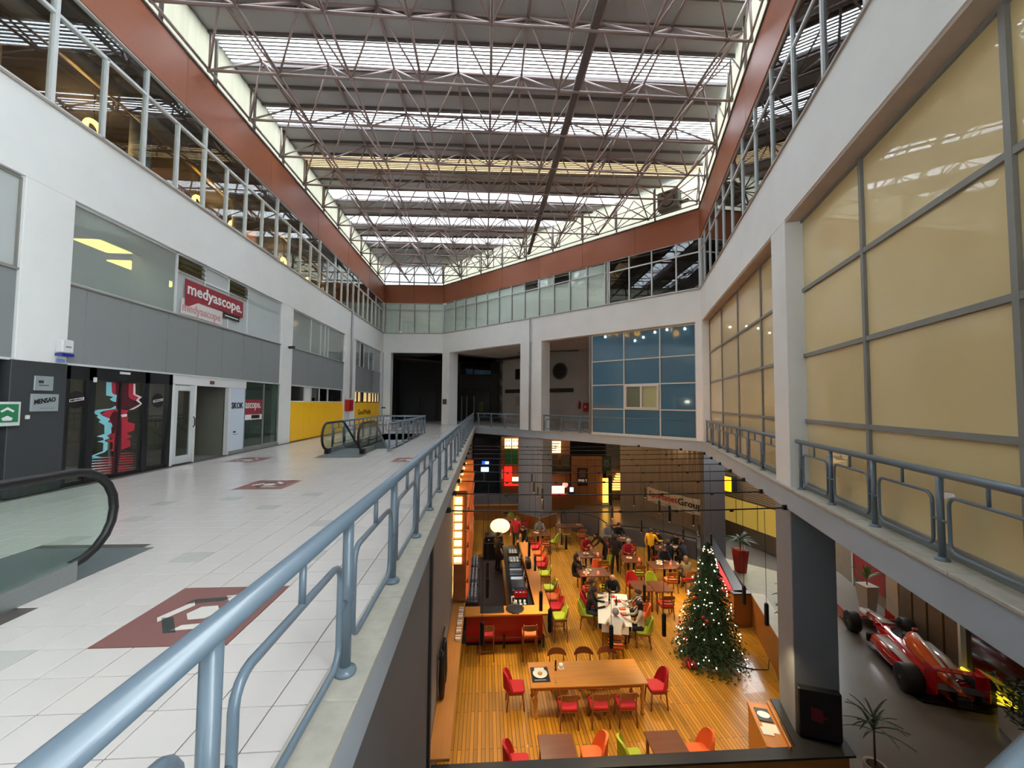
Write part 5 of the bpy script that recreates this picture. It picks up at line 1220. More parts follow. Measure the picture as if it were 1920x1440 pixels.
# food kiosk with green and red panels
wood_d = wood('kiosk_wood', (116, 68, 28), (140, 86, 36), .5, axis='Z')
ks = thing('food_kiosk', 'wooden food kiosk with green panels and red lit counter at the back', 'kiosk', (2, 31, ZL))
wbox(ks, 'back_wall', 1.25, 5.7, 31.6, 31.8, ZL, -.9, wood_d); wbox(ks, 'counter', 1.3, 2.6, 30.9, 31.4, ZL, -4.45, wood_d, .01)
menu = lamp_mat('menu_glow', (255, 224, 170), 2.2); redl = lamp_mat('red_lightbox', (255, 30, 20), 2.4); grn = mat('green_panel', (14, 92, 44), .4, var=.05)
for a, c in ((1.5, 2.0), (2.07, 2.5)):
    m_ = wbox(ks, 'menu_board', a, c, 30.95, 31.0, -1.72, -1.0, menu)
    for q in range(2):
        for w_ in range(2): wbox(m_, 'menu_line', a+.04+.23*w_, a+.2+.23*w_, 30.93, 30.95, -1.2-.36*q, -1.14-.36*q, chair_wood)
    wbox(ks, 'green_panel', a, c, 30.95, 31.05, -2.93, -1.8, grn, .01)
wbox(ks, 'red_panel', 1.5, 1.78, 30.95, 31.0, -4.4, -3.1, redl); wbox(ks, 'red_panel', 1.8, 2.06, 30.9, 30.95, -4.4, -3.1, redl); wbox(ks, 'red_counter_edge', 1.5, 2.6, 30.8, 30.9, -4.5, -4.4, redl)
wbox(ks, 'worktop_light', 2.1, 2.6, 31.0, 31.1, -4.2, -3.9, menu); wbox(ks, 'wall_frame', 1.28, 1.42, 31.5, 31.6, -4.1, -3.4, alu)
k2 = thing('food_kiosk', 'wooden kiosk with a glowing food case right of the wide grey column', 'kiosk', (5.4, 29.5, ZL))
wbox(k2, 'back_wall', 4.4, 6.37, 30.4, 30.6, ZL, -.9, wood_d); wbox(k2, 'counter', 4.4, 6.37, 28.9, 29.5, ZL, -4.7, wood_d, .01)
m_ = wbox(k2, 'menu_board', 4.77, 5.6, 30.0, 30.05, -1.95, -1.1, menu)
for q in range(4): wbox(m_, 'menu_line', 4.85, 5.5-.1*q, 29.98, 30.0, -1.3-.17*q, -1.24-.17*q, red_paint if q == 0 else chair_wood)
for a in (4.8, 5.65): wbox(k2, 'framed_panel', a, a+.6, 30.1, 30.15, -3.1, -2.1, mat('olive_frame', (70, 58, 34), .6))
wbox(k2, 'black_beam', 4.4, 6.37, 29.9, 30.1, -3.3, -3.1, black)
wbox(k2, 'food_case', 4.55, 5.65, 28.85, 29.2, -4.65, -4.2, menu); wbox(k2, 'red_trim', 4.55, 5.7, 28.8, 28.85, -4.75, -4.66, redl)
wbox(k2, 'screen', 6.05, 6.3, 28.85, 28.9, -4.55, -4.25, scr); wbox(k2, 'screen_body', 5.95, 6.36, 28.9, 29.0, -4.75, -4.2, black)
r = thing('red_lantern', 'small glowing pink lantern on the kiosk counter', 'lantern', (5.75, 29.1, -4.2)); obj('glow', MB().ball((0, 0, .1), .2, 10, 8), lamp_mat('pink_lantern', (255, 120, 110), 3), r, world=False); obj('stand', MB().lathe([(.05, -.5), (.05, 0)], 8), black, r, world=False)
# wooden wall with the framed emblem
wd_ = struct('wall_wood_back', MB().box(6.4, 8.75, 30.0, 30.2, ZL, -2.2), wood_d)
for x in (7.0, 7.6, 8.2): obj('groove', MB().box(x-.01, x+.01, 29.99, 30.0, ZL, -2.2), dark_panel, wd_)
em = thing('framed_emblem', 'dark square emblem with pale lettering on the wooden back wall', 'sign', (7.2, 29.95, -4.4)); wbox(em, 'panel', 6.83, 7.6, 29.94, 29.99, -4.35, -3.05, mat('emblem_dark', (36, 24, 18), .4))
FW = Frame((6.4, 29.94), (8.7, 29.94)); fit_text('lettering', 'mop t', mat('emblem_cream', (232, 214, 186), .5, emit=(232, 214, 186), estr=.3), em, FW, .5, 1.13, -.005, -4.1, .26)
wbox(em, 'crest', 6.98, 7.45, 29.92, 29.94, -3.75, -3.2, mat('emblem_brown', (92, 66, 48), .5))
r = thing('framed_picture', 'dark green square frame right of the wooden back wall', 'picture', (9.0, 29.95, -3.3)); wbox(r, 'frame', 8.7, 9.37, 29.95, 30.05, -3.3, -2.2, mat('dark_green_frame', (34, 48, 26), .5), .01); wbox(r, 'inner_square', 8.88, 9.18, 29.93, 29.95, -3.0, -2.5, mat('olive_square', (92, 96, 58), .5)); wbox(r, 'core', 8.96, 9.1, 29.92, 29.93, -2.88, -2.62, mat('dark_green_frame', (34, 48, 26), .5))
r = thing('light_pillar', 'glowing yellow pillar beside the wooden back wall', 'light pillar', (8.92, 29.9, ZL)); wbox(r, 'glow', 8.72, 9.1, 29.8, 29.95, ZL+.2, -3.8, lamp_mat('pillar_glow', (255, 190, 70), 3)); wbox(r, 'side', 9.1, 9.4, 29.8, 29.95, ZL, -3.6, black); wbox(r, 'base', 8.65, 9.15, 29.75, 29.98, ZL, ZL+.2, cream_top)
stc = struct('wall_stair', MB().box(9.5, 12.6, 31.6, 31.8, ZL, -.6), mat('stair_wall', (92, 78, 60), .7))
ss_ = thing('lit_stair', 'flight of warmly lit steps at the back', 'stair', (10.2, 31.3, ZL))
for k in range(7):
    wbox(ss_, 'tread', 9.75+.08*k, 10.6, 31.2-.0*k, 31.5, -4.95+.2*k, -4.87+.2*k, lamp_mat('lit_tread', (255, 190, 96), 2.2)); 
wbox(ss_, 'string', 10.6, 10.75, 31.1, 31.5, ZL, -3.0, dark_panel)
wbox(stc, 'maroon_header', 9.5, 10.7, 31.0, 31.1, -3.3, -2.2, mat('maroon_header', (64, 18, 20), .5)) if False else None
d3 = root_struct('door_3'); wbox(d3, 'blue_door', 10.8, 11.75, 30.0, 30.1, ZL, -3.1, mat('blue_grey_door', (74, 96, 112), .45, var=.05)); wbox(d3, 'frame', 10.72, 10.8, 29.95, 30.1, ZL, -3.0, dark_panel)
r = thing('exit_sign', 'small green exit sign above the blue-grey door at the back', 'sign', (11.7, 29.9, -3.5)); wbox(r, 'panel', 11.58, 11.85, 29.88, 29.92, -3.48, -3.24, lamp_mat('exit_green_far', (30, 220, 110), 2)); wbox(r, 'frame', 11.55, 11.88, 29.92, 29.96, -3.51, -3.21, alu)
# wooden booths and ramp behind the tables
bo = thing('booth_bench', 'long wooden booth bench below the ramp at the back', 'bench', (.6, 26.9, ZL)); wbox(bo, 'seat', -.9, 2.2, 26.3, 26.9, ZL, -5.25, panel_wood); wbox(bo, 'back', -.9, 2.2, 26.9, 27.05, ZL, -5.0, panel_wood); wbox(bo, 'back_top', -.9, 2.2, 26.86, 27.1, -5.0, -4.96, oak)
rp = struct('wall_ramp', MB().box(-.9, 2.2, 27.6, 27.8, ZL, -4.45), mat('ramp_grey', (120, 116, 118), .6))
k3 = thing('booth_bench', 'angled wooden booth in front of the wide grey column', 'bench', (3.2, 25.4, ZL)); f = Frame((1.45, 25.95), (3.35, 23.95)); obj('panel', MB().box(0, f.len, -.1, 0, ZL, ZL+.75, fr=f), panel_wood, k3); f = Frame((3.35, 23.95), (4.45, 25.0)); obj('panel', MB().box(0, f.len, 0, .1, ZL, ZL+.75, fr=f), panel_wood, k3)
gp = thing('grey_screen', 'low dark grey screen with a black rail behind the back tables', 'partition', (5, 23.6, ZL))
f = Frame((4.6, 24.5), (6.35, 22.6)); obj('panel', MB().box(0, f.len, 0, .06, ZL, ZL+1.05, fr=f), mat('grey_screen', (92, 86, 84), .6), gp); obj('rail', MB().tube([f(0, 0, ZL+1.12), f(f.len, 0, ZL+1.12), (6.7, 20.9, ZL+1.0)], .03, 8), black, gp)
for s in (0, f.len/2, f.len): obj('rail_post', MB().tube([f(s, 0, ZL), f(s, 0, ZL+1.12)], .025, 8), black, gp)
g2 = thing('bar_rail', 'dark rail round the back tables by the curved wall', 'partition', (8.3, 21, ZL)); obj('rail', MB().tube([(6.8, 21.6, ZL+1.0), (8.6, 21.0, ZL+1.0), (10.2, 19.3, ZL+1.0)], .035, 8), black, g2); f = Frame((6.8, 21.6), (8.6, 21.0)); obj('panel', MB().box(0, f.len, 0, .05, ZL, ZL+.85, fr=f), mat('grey_screen', (92, 86, 84), .6), g2); f = Frame((8.6, 21.0), (10.2, 19.3)); obj('panel', MB().box(0, f.len, 0, .05, ZL, ZL+.85, fr=f), mat('grey_screen', (92, 86, 84), .6), g2)
for p in ((6.8, 21.6), (8.6, 21.0), (10.2, 19.3)): obj('rail_post', MB().tube([(p[0], p[1], ZL), (p[0], p[1], ZL+1.0)], .025, 8), black, g2)
# curved fluted wall and banner
cwl = MB(); pr = []
for i in range(41):
    t = i/40; x = 9.6+3.0*t+.9*math.sin(math.pi*t); y = 28.6-7.6*t; pr.append((x+(.05 if i % 2 else 0), y))
cwl.loft([[(x, y, ZL) for x, y in pr], [(x, y, -.4) for x, y in pr]], False, False, False)
struct('wall_curved', cwl, mat('fluted_beige', (138, 122, 104), .55, var=.05))
FB = Frame((10.15, 25.1), (11.85, 21.2))
bn_ = thing('cloth_banner', 'white cloth banner lettered SportsnetGroup on the curved wall', 'banner', FB(2, 0, -4.3))
bw = MB(); top = []; bot = []
for i in range(21):
    s = 4.0*i/20; o = .05*math.sin(i*1.1); sag = .06*math.sin(math.pi*i/20); top.append(FB(s, o, -3.45-sag)); bot.append(FB(s, o, -4.3-sag))
bw.loft([bot, top], False, False, True); obj('cloth', bw, mat('banner_cloth', (206, 196, 178), .8, var=.04), bn_)
fit_text('lettering', 'Sportsnet', mat('banner_red', (172, 40, 32), .6, var=0), bn_, FB, .2, 2.35, -.09, -4.08, .46)
fit_text('lettering', 'Group', mat('banner_black', (24, 20, 22), .6, var=0), bn_, FB, 2.38, 4.0, -.09, -4.12, .5)
for k in range(3): obj('text_line', MB().box(.35+1.1*k, 1.3+1.1*k, -.09, -.085, -4.24, -4.2, fr=FB), alu_grey, bn_)
for s in (0, 4.0): obj('cord', MB().tube([FB(s, 0, -3.45), FB(s, .3, -3.2)], .01, 5), black, bn_)
# slatted wall with the yellow lit window
FS = Frame((13.5, 23.4), (14.4, 18.9))
sl_ = struct('wall_slatted', MB().box(-1, 4.6, .08, .2, ZL, -.6, fr=FS), mat('slat_back', (120, 104, 84), .7))
slat_m = mat('slat_tan', (178, 156, 122), .45, var=.04)
for k in range(38):
    z = ZL+1.0+.105*k
    if -4.85 < z < -3.45: continue
    obj('slat', MB().box(-.2, 4.5, 0, .06, z, z+.07, fr=FS), slat_m, sl_)
yl = lamp_mat('yellow_lit_window', (196, 164, 74), .42)
obj('lit_window', MB().box(.35, 4.5, .0, .08, -4.8, -3.5, fr=FS), yl, sl_); obj('window_edge', MB().box(.2, .35, -.02, .08, -4.85, -3.45, fr=FS), alu, sl_)
for s in (1.6, 3.0): obj('window_bar', MB().box(s-.015, s+.015, -.02, .02, -4.8, -3.5, fr=FS), mat('olive_bar', (150, 128, 50), .5), sl_)
r = thing('amber_lightbox', 'bright amber lightbox under the right gallery edge', 'light', (13.2, 21.6, -2.8)); f = Frame((13.3, 22.6), (13.7, 21.2)); obj('face', MB().box(0, 1.3, -.6, -.5, -2.95, -2.2, fr=f), lamp_mat('amber_glow', (255, 160, 10), 2.2), r); obj('box', MB().box(0, 1.3, -.5, -.1, -2.98, -2.17, fr=f), black, r)

# ------------------------------------------------------------------ cables and tube pendants over the void
lamp_e = lamp_mat('pendant_lens', (255, 190, 110), 20)
rod_me = MB().lathe([(.0, 0), (.04, 0), (.042, .02), (.042, .4), (.03, .43), (.0, .43)], 12).mesh('tube_body', black); lens_me = MB().lathe([(.03, -.004), (.03, .0)], 12).mesh('lens', lamp_e)
CABY = [8.05+1.5*k for k in range(9)]
cabs = {}
for k, y in enumerate(CABY):
    xr = min(right_x(y), right_x(y) if y < 17.9 else right_x(y))-.06
    r = thing('tension_cable', 'black tension cable across the void, %s from the camera' % ['nearest', 'second', 'third', 'fourth', 'fifth', 'sixth', 'seventh', 'eighth', 'farthest'][k], 'cable', (-.7, y, -.42), 0, 'tension cables across the void')
    n = 12; pts = [(-.72+(xr+.72)*i/n, y, -.42-.05*math.sin(math.pi*i/n)) for i in range(n+1)]
    obj('wire', MB().tube(pts, .014, 6), black, r)
    for x in (-.70, xr): obj('anchor', MB().bbox(x-.06, x+.06, y-.03, y+.03, -.46, -.36, b=.01), black, r)
    for i in range(1, 6): obj('clamp', MB().bbox(-.72+(xr+.72)*i/6-.04, -.72+(xr+.72)*i/6+.04, y-.02, y+.02, -.49, -.44, b=.01), black, r)
pend = [(3.57, 8.05, -2.89), (2.51, 8.05, -3.09), (4.36, 11.05, -3.65), (.10, 9.55, -2.77), (.11, 11.05, -2.99), (1.38, 12.55, -2.97), (1.56, 12.55, -3.40), (1.33, 9.55, -3.09), (1.30, 8.05, -2.75), (-.01, 8.05, -2.96), (6.2, 9.55, -3.06), (5.69, 8.05, -2.74), (8.3, 15.55, -3.37), (7.95, 14.05, -3.28), (8.1, 15.55, -3.0), (5.08, 11.05, -1.54), (5.45, 14.05, -2.76), (6.1, 14.05, -2.11), (7.69, 15.55, -3.56), (2.94, 15.55, -3.68), (2.51, 12.55, -2.78), (4.9, 15.55, -2.7), (2.32, 20.05, -2.2), (2.23, 18.55, -2.33), (2.6, 20.05, -2.85), (2.43, 17.05, -2.75), (2.41, 17.05, -2.3), (6.3, 17.05, -2.6), (7.4, 18.55, -2.6)]
ordn = ['first', 'second', 'third', 'fourth', 'fifth', 'sixth', 'seventh', 'eighth', 'ninth', 'tenth']
place = {}
for k, (x, y, zb) in enumerate(sorted(pend, key=lambda p: (p[1], p[0]))):
    place[y] = place.get(y, 0)+1
    cab = ['nearest', 'second', 'third', 'fourth', 'fifth', 'sixth', 'seventh', 'eighth', 'farthest'][CABY.index(y)]
    r = thing('tube_pendant', 'black tube pendant hanging from the %s cable, %s from the left' % (cab, ordn[place[y]-1]), 'lamp', (x, y, zb), 0, 'black tube pendants over the cafe')
    link('tube_body', rod_me, r); link('lens', lens_me, r)
    obj('wire', MB().tube([(0, 0, .43), (0, 0, -.47-zb)], .005, 5), black, r, world=False)
    L = bpy.data.lights.new('pendant_spot', 'SPOT'); L.energy = PEND*(.45 if x < 1.32 and y < 11.5 else 1); L.color = (1, .77, .42); L.spot_size = math.radians(105); L.spot_blend = .6; L.shadow_soft_size = .05
    link('pendant_spot', L, r, (0, 0, -.02))
# added warm fill lights, with downlight fittings made up to carry them
for k, (x, y, z, e) in enumerate(((7.0, 27.0, -1.0, 120), (3.0, 29.8, -.9, 90), (12.0, 24.5, -1.0, 60), (14.0, 21.0, -.9, 60), (9.5, 16.5, -.8, 0))):
    if not e: continue
    r = thing('recessed_downlight', 'added warm ceiling lamp over the %s' % ['wooden back wall', 'green and red kiosk', 'white banner', 'slatted wall'][k], 'downlight', (x, y, -.42), 0, 'added warm ceiling lamps at the back of the lower level')
    obj('ring', MB().lathe([(.1, -.02), (.13, 0), (.1, .0)], 16), white2, r, world=False); obj('lens', MB().lathe([(.095, -.012), (.095, -.004)], 14), lamp_mat('downlight_lens', (255, 226, 180), 6), r, world=False)
    point('fill_light', (0, 0, -.15), e, (1, .75, .45), .1, r)
for k, (s, o) in enumerate(((2.5, 4.6), (6.5, 4.6), (11, 4.4))):
    r = thing('recessed_downlight', 'recessed ceiling downlight over the race car aisle, %s' % ['farthest', 'middle', 'nearest'][k], 'downlight', FR(s, o, -.42), 0, 'recessed downlights over the race car aisle')
    obj('ring', MB().lathe([(.09, -.02), (.12, 0), (.09, .0)], 16), white2, r, world=False); obj('lens', MB().lathe([(.085, -.012), (.085, -.004)], 14), lamp_mat('downlight_lens', (255, 226, 180), 6), r, world=False)
    L = bpy.data.lights.new('downlight', 'SPOT'); L.energy = 70; L.color = (1, .82, .58); L.spot_size = math.radians(120); L.spot_blend = .7; L.shadow_soft_size = .08
    link('downlight', L, r, (0, 0, -.06))

# ------------------------------------------------------------------ people (one continuous skinned body each)
skin_m = mat('skin', (196, 148, 118), .55, var=.03); skin_b = mat('skin_deep', (160, 112, 84), .55, var=.03)
def cloth(n, rgb): return mat('cloth_'+n, rgb, .85, var=.06, scale=12)
C_BLK = cloth('black', (22, 22, 25)); C_RED = cloth('red', (150, 22, 30)); C_YEL = cloth('yellow', (240, 178, 28)); C_WHT = cloth('white', (214, 210, 202)); C_GRY = cloth('grey', (112, 116, 124)); C_CRM = cloth('cream', (200, 186, 158)); C_CAM = cloth('camouflage', (92, 78, 56)); C_NVY = cloth('navy', (30, 34, 46)); C_JEAN = cloth('jeans', (44, 50, 64))
shoe_m = mat('shoe_dark', (30, 28, 28), .5, var=0); shoe_w = mat('shoe_white', (220, 220, 216), .5, var=0)
hair_d = mat('hair_dark', (28, 22, 20), .7, var=.1, scale=30); hair_br = mat('hair_brown', (74, 50, 34), .7, var=.1, scale=30); hair_g = mat('hair_grey', (150, 144, 138), .7, var=.1, scale=30)
def zebra():
    m = bpy.data.materials.new('cloth_zebra'); m.use_nodes = True; nt = m.node_tree; N = nt.nodes
    tc = N.new('ShaderNodeTexCoord'); wv = N.new('ShaderNodeTexWave'); wv.bands_direction = 'DIAGONAL'; wv.inputs['Scale'].default_value = 5; wv.inputs['Distortion'].default_value = 5; nt.links.new(tc.outputs['Object'], wv.inputs[0])
    cr = N.new('ShaderNodeValToRGB'); cr.color_ramp.elements[0].position = .48; cr.color_ramp.elements[1].position = .52; cr.color_ramp.elements[0].color = (.01, .01, .01, 1); cr.color_ramp.elements[1].color = (.7, .68, .62, 1)
    nt.links.new(wv.outputs[0], cr.inputs[0]); nt.links.new(cr.outputs[0], N['Principled BSDF'].inputs['Base Color']); return m
C_ZEB = zebra()
def skeleton(pose):
    """joints (pos, radius) and bones (a, b, region); faces +Y, origin on the floor under the pelvis"""
    J = {}; Bn = []
    def j(n, p, r): J[n] = (Vector(p), r)
    if pose.startswith('sit'):
        pz, lean = .50, .05
        if pose == 'sit_back': lean = -.06
        if pose == 'sit_fwd': lean = .16
        j('pelvis', (0, -.05, pz+.03), .15); j('belly', (0, -.05+lean*.3, pz+.2), .135); j('chest', (0, -.04+lean, pz+.42), .15); j('neck', (0, -.02+lean*1.2, pz+.58), .055)
        hd = Vector((0, .01+lean*1.3, pz+.7))
        for s in (-1, 1):
            k = 'lr'[s > 0]
            j('hip'+k, (s*.1, .0, pz+.01), .095); j('knee'+k, (s*.13, .40, pz+.0), .065); j('ankle'+k, (s*.12, .38, .09), .042); j('toe'+k, (s*.13, .55, .04), .038)
            j('sh'+k, (s*.18, -.03+lean, pz+.51), .07)
            if pose == 'sit_cross': j('el'+k, (s*.25, .1+lean, pz+.27), .045); j('wr'+k, (s*.06, .32+lean, pz+.31), .032)
            elif pose == 'sit_chin' and s > 0: j('el'+k, (s*.2, .3+lean, pz+.3), .045); j('wr'+k, (s*.1, .2+lean, pz+.58), .032)
            else: j('el'+k, (s*.27, .12+lean, pz+.26), .045); j('wr'+k, (s*.16, .38+lean, pz+.3), .032)
    else:
        lean = .28 if pose == 'lean' else .0
        j('pelvis', (0, -.06 if lean else 0, .94), .145); j('belly', (0, lean*.2, 1.1), .13); j('chest', (0, lean, 1.33-lean*.25), .155); j('neck', (0, lean*1.35, 1.48-lean*.4), .055)
        hd = Vector((0, .02+lean*1.6, 1.61-lean*.5))
        st = .1 if pose == 'walk' else .0
        for s in (-1, 1):
            k = 'lr'[s > 0]
            j('hip'+k, (s*.09, 0 if not lean else -.05, .9), .095); j('knee'+k, (s*.1, .03+s*st, .5), .068); j('ankle'+k, (s*.11, -.02+s*st*1.6, .09), .044); j('toe'+k, (s*.13, .14+s*st*1.6, .04), .04)
            j('sh'+k, (s*.19, lean*1.05, 1.42-lean*.3), .072)
            if pose == 'lean': j('el'+k, (s*.22, lean+.18, 1.12), .046); j('wr'+k, (s*.18, lean+.38, .98), .034)
            elif pose == 'serve' and s > 0: j('el'+k, (s*.3, .12, 1.18), .046); j('wr'+k, (s*.34, .38, 1.12), .034)
            else: j('el'+k, (s*.25, -.03, 1.14), .046); j('wr'+k, (s*.25, .08, .9), .034)
    j('jaw', hd+Vector((0, .02, -.075)), .062); j('head', hd, .092); j('crown', hd+Vector((0, -.012, .07)), .075); j('nose', hd+Vector((0, .105, -.02)), .014)
    for s, k in ((-1, 'l'), (1, 'r')):
        j('ear'+k, hd+Vector((s*.092, -.01, -.01)), .016)
    e = lambda a, b, r: Bn.append((a, b, r))
    e('pelvis', 'belly', 'top'); e('belly', 'chest', 'top'); e('chest', 'neck', 'top'); e('neck', 'jaw', 'skin'); e('jaw', 'head', 'skin'); e('head', 'crown', 'skin'); e('head', 'nose', 'skin'); e('head', 'earl', 'skin'); e('head', 'earr', 'skin')
    for s, k in ((-1, 'l'), (1, 'r')):
        e('pelvis', 'hip'+k, 'legs'); e('hip'+k, 'knee'+k, 'legs'); e('knee'+k, 'ankle'+k, 'legs'); e('ankle'+k, 'toe'+k, 'shoes')
        e('chest', 'sh'+k, 'top'); e('sh'+k, 'el'+k, 'top'); e('el'+k, 'wr'+k, 'arm')
        w = J['wr'+k][0]; el = J['el'+k][0]; d = (w-el).normalized(); side = Vector((s, 0, 0)); side = (side-d*side.dot(d)).normalized(); nn = d.cross(side)
        j('palm'+k, w+d*.07, .03); e('wr'+k, 'palm'+k, 'skin')
        for q, (o, l) in enumerate(((-.028, .075), (-.01, .088), (.009, .083), (.027, .066))):
            j('k%d'%q+k, w+d*.1+side*o, .0095); j('f%d'%q+k, w+d*(.1+l*.6)+side*o-nn*s*.012, .0085); j('t%d'%q+k, w+d*(.1+l)+side*o-nn*s*.035, .0075)
            e('palm'+k, 'k%d'%q+k, 'skin'); e('k%d'%q+k, 'f%d'%q+k, 'skin'); e('f%d'%q+k, 't%d'%q+k, 'skin')
        j('th'+k, w+d*.06-side*.045, .0105); j('tt'+k, w+d*.1-side*.062, .009); e('palm'+k, 'th'+k, 'skin'); e('th'+k, 'tt'+k, 'skin')
    return J, Bn, hd
def bodies(poses):
    out = {}; tmp = []
    for p in poses:
        J, Bn, hd = skeleton(p); names = list(J); me = bpy.data.meshes.new('body')
        me.from_pydata([J[n][0] for n in names], [(names.index(a), names.index(b)) for a, b, r in Bn], [])
        o = bpy.data.objects.new('tmp_body', me); COL.objects.link(o)
        o.modifiers.new('skin', 'SKIN'); o.modifiers['skin'].use_smooth_shade = True
        sv = me.skin_vertices[0].data
        for i, n in enumerate(names):
            r = J[n][1]; sv[i].radius = (r, r)
            if n in ('pelvis', 'belly', 'chest'): sv[i].radius = (r*1.12, r*.8)
            sv[i].use_root = (n == 'pelvis')
        ss = o.modifiers.new('sub', 'SUBSURF'); ss.levels = 1; ss.render_levels = 1
        tmp.append((p, o, J, Bn, hd))
    dg = bpy.context.evaluated_depsgraph_get(); dg.update()
    for p, o, J, Bn, hd in tmp:
        me = bpy.data.meshes.new_from_object(o.evaluated_get(dg)); bpy.data.objects.remove(o, do_unlink=True)
        seg = [(J[a][0], J[b][0], r, (J[a][1]+J[b][1])/2) for a, b, r in Bn]; reg = []
        for f in me.polygons:
            c = f.center; best = None
            for a, b, r, rad in seg:
                ab = b-a; t = max(0, min(1, (c-a).dot(ab)/max(ab.length_squared, 1e-9))); d = (c-(a+ab*t)).length-rad
                if best is None or d < best[0]: best = (d, r)
            f.use_smooth = True; reg.append(best[1])
        out[p] = (me, reg, hd)
    return out
BOD = bodies(['sit', 'sit_back', 'sit_fwd', 'sit_cross', 'sit_chin', 'stand', 'walk', 'lean', 'serve'])
eye_me = MB().ball((0, 0, 0), .011, 6, 4).mesh('eye', black)
def hair_mesh(style, m):
    b = MB(); rings = []
    zs = [(-.02, .098), (.02, .106), (.06, .1), (.1, .074), (.125, .03)]
    for z, r in zs:
        rings.append([(r*math.cos(2*math.pi*i/14), -.02+r*1.08*math.sin(2*math.pi*i/14)-(.02 if z < 0 else 0), z) for i in range(14)])
    if style == 'long':
        rings = [[(.1*math.cos(2*math.pi*i/14), -.055+.07*math.sin(2*math.pi*i/14), -.26) for i in range(14)], [(.11*math.cos(2*math.pi*i/14), -.05+.08*math.sin(2*math.pi*i/14), -.12) for i in range(14)]]+rings
    b.loft(rings); return b.mesh('hair', m)
def person(label, x, y, deg, pose, top, legs, shoes=shoe_m, skin=skin_m, hair=(hair_d, 'short'), short=False, scale=1.0):
    me0, reg, hd = BOD[pose]
    r = thing('person', label, 'person', (x, y, ZL), -math.radians(deg), 'people in the cafe')
    r.scale = (scale, scale, scale)
    me = me0.copy(); me.materials.clear()
    ml = [skin, top, legs, shoes]
    for m in ml: me.materials.append(m)
    idx = {'skin': 0, 'top': 1, 'legs': 2, 'shoes': 3, 'arm': 0 if short else 1}
    for f, g_ in zip(me.polygons, reg): f.material_index = idx[g_]
    link('body', me, r)
    if hair:
        link('hair', cm(('hair', hair[0].name, hair[1]), lambda: hair_mesh(hair[1], hair[0])), r, hd)
    for s in (-1, 1): link('eye', eye_me, r, hd+Vector((s*.035, .088, .005)))
    return r
def wtp(dx, dy): p = on_table(0, dx, dy); return p.x, p.y
person('bald man in black at the far end of the white table', *wtp(.02, 1.42), 195, 'sit_cross', C_BLK, C_NVY, hair=None)
person('dark-haired man in black on the left of the white table', *wtp(-.82, .08), 105, 'sit_fwd', C_BLK, C_JEAN)
person('person in brown camouflage at the far left of the white table', *wtp(-.76, .75), 110, 'sit', C_CAM, C_JEAN, hair=(hair_br, 'short'))
person('balding man in a white shirt with his back to the camera at the white table', *wtp(0, -1.42), 15, 'sit_fwd', C_WHT, C_NVY, hair=(hair_g, 'short'))
person('woman in a cream vest at the near right of the white table', *wtp(.8, -.58), 285, 'sit', C_CRM, C_BLK, hair=(hair_d, 'long'))
person('woman in a zebra-striped top on the right of the white table', *wtp(.86, .3), 285, 'sit', C_ZEB, C_BLK, hair=(hair_br, 'short'))
person('woman in black resting her chin on her hand', 3.72, 16.75, 120, 'sit_chin', C_BLK, C_BLK, hair=(hair_d, 'long'))
person('left seated person in a dark red top', 4.8, 19.15, 180, 'sit', C_RED, C_NVY, hair=(hair_br, 'short'))
person('right seated person in a bright red top', 6.55, 18.5, 180, 'sit', C_RED, C_NVY, hair=(hair_g, 'short'))
person('standing waiter in black with his back to the camera', 5.75, 17.85, 20, 'walk', C_BLK, C_BLK, shoe_w, short=True)
person('waiter in black leaning over the left lit plate', 5.55, 18.72, 262, 'lean', C_BLK, C_BLK)
person('standing man in a yellow hoodie and black trousers', 7.67, 18.6, 40, 'serve', C_YEL, C_BLK, shoe_w)
person('seated man in black left of the man in yellow', 6.95, 21.0, 180, 'sit', C_BLK, C_BLK)
person('grey-haired person in a pale top beside the man in black at the back', 6.3, 20.9, 160, 'sit', C_GRY, C_BLK, hair=(hair_g, 'short'))
person('long-haired woman in black at the crowded back table', 8.45, 19.75, 190, 'sit', C_BLK, C_BLK, hair=(hair_d, 'long'))
person('dark-haired man in black at the right of the crowded back table', 9.3, 19.4, 220, 'sit_fwd', C_BLK, C_NVY)
person('brown-haired person at the near side of the crowded back table', 8.3, 18.2, 10, 'sit', C_NVY, C_BLK, hair=(hair_br, 'short'))
person('person in dark clothes right of the crowded back table', 9.0, 18.1, 340, 'sit_fwd', C_BLK, C_BLK, hair=(hair_br, 'short'))
person('person in camouflage at the table left of the Christmas tree', 8.15, 16.25, 0, 'sit', C_CAM, C_BLK, hair=(hair_br, 'long'))
person('person facing the camera behind the plates left of the Christmas tree', 7.8, 17.6, 180, 'sit', C_NVY, C_BLK, hair=(hair_br, 'short'))
person('seated person in grey near the end of the bar', 2.95, 21.9, 180, 'sit', C_GRY, C_BLK, hair=(hair_br, 'short'))
person('bartender in black behind the bar', .62, 18.3, 60, 'stand', C_BLK, C_BLK, short=True)
person('second bartender in black bending over the far bar end', 2.0, 20.1, 200, 'lean', C_BLK, C_BLK)
person('person in a red jacket beyond the coffee machine', 1.62, 20.9, 200, 'stand', C_RED, C_BLK, hair=(hair_br, 'short'))

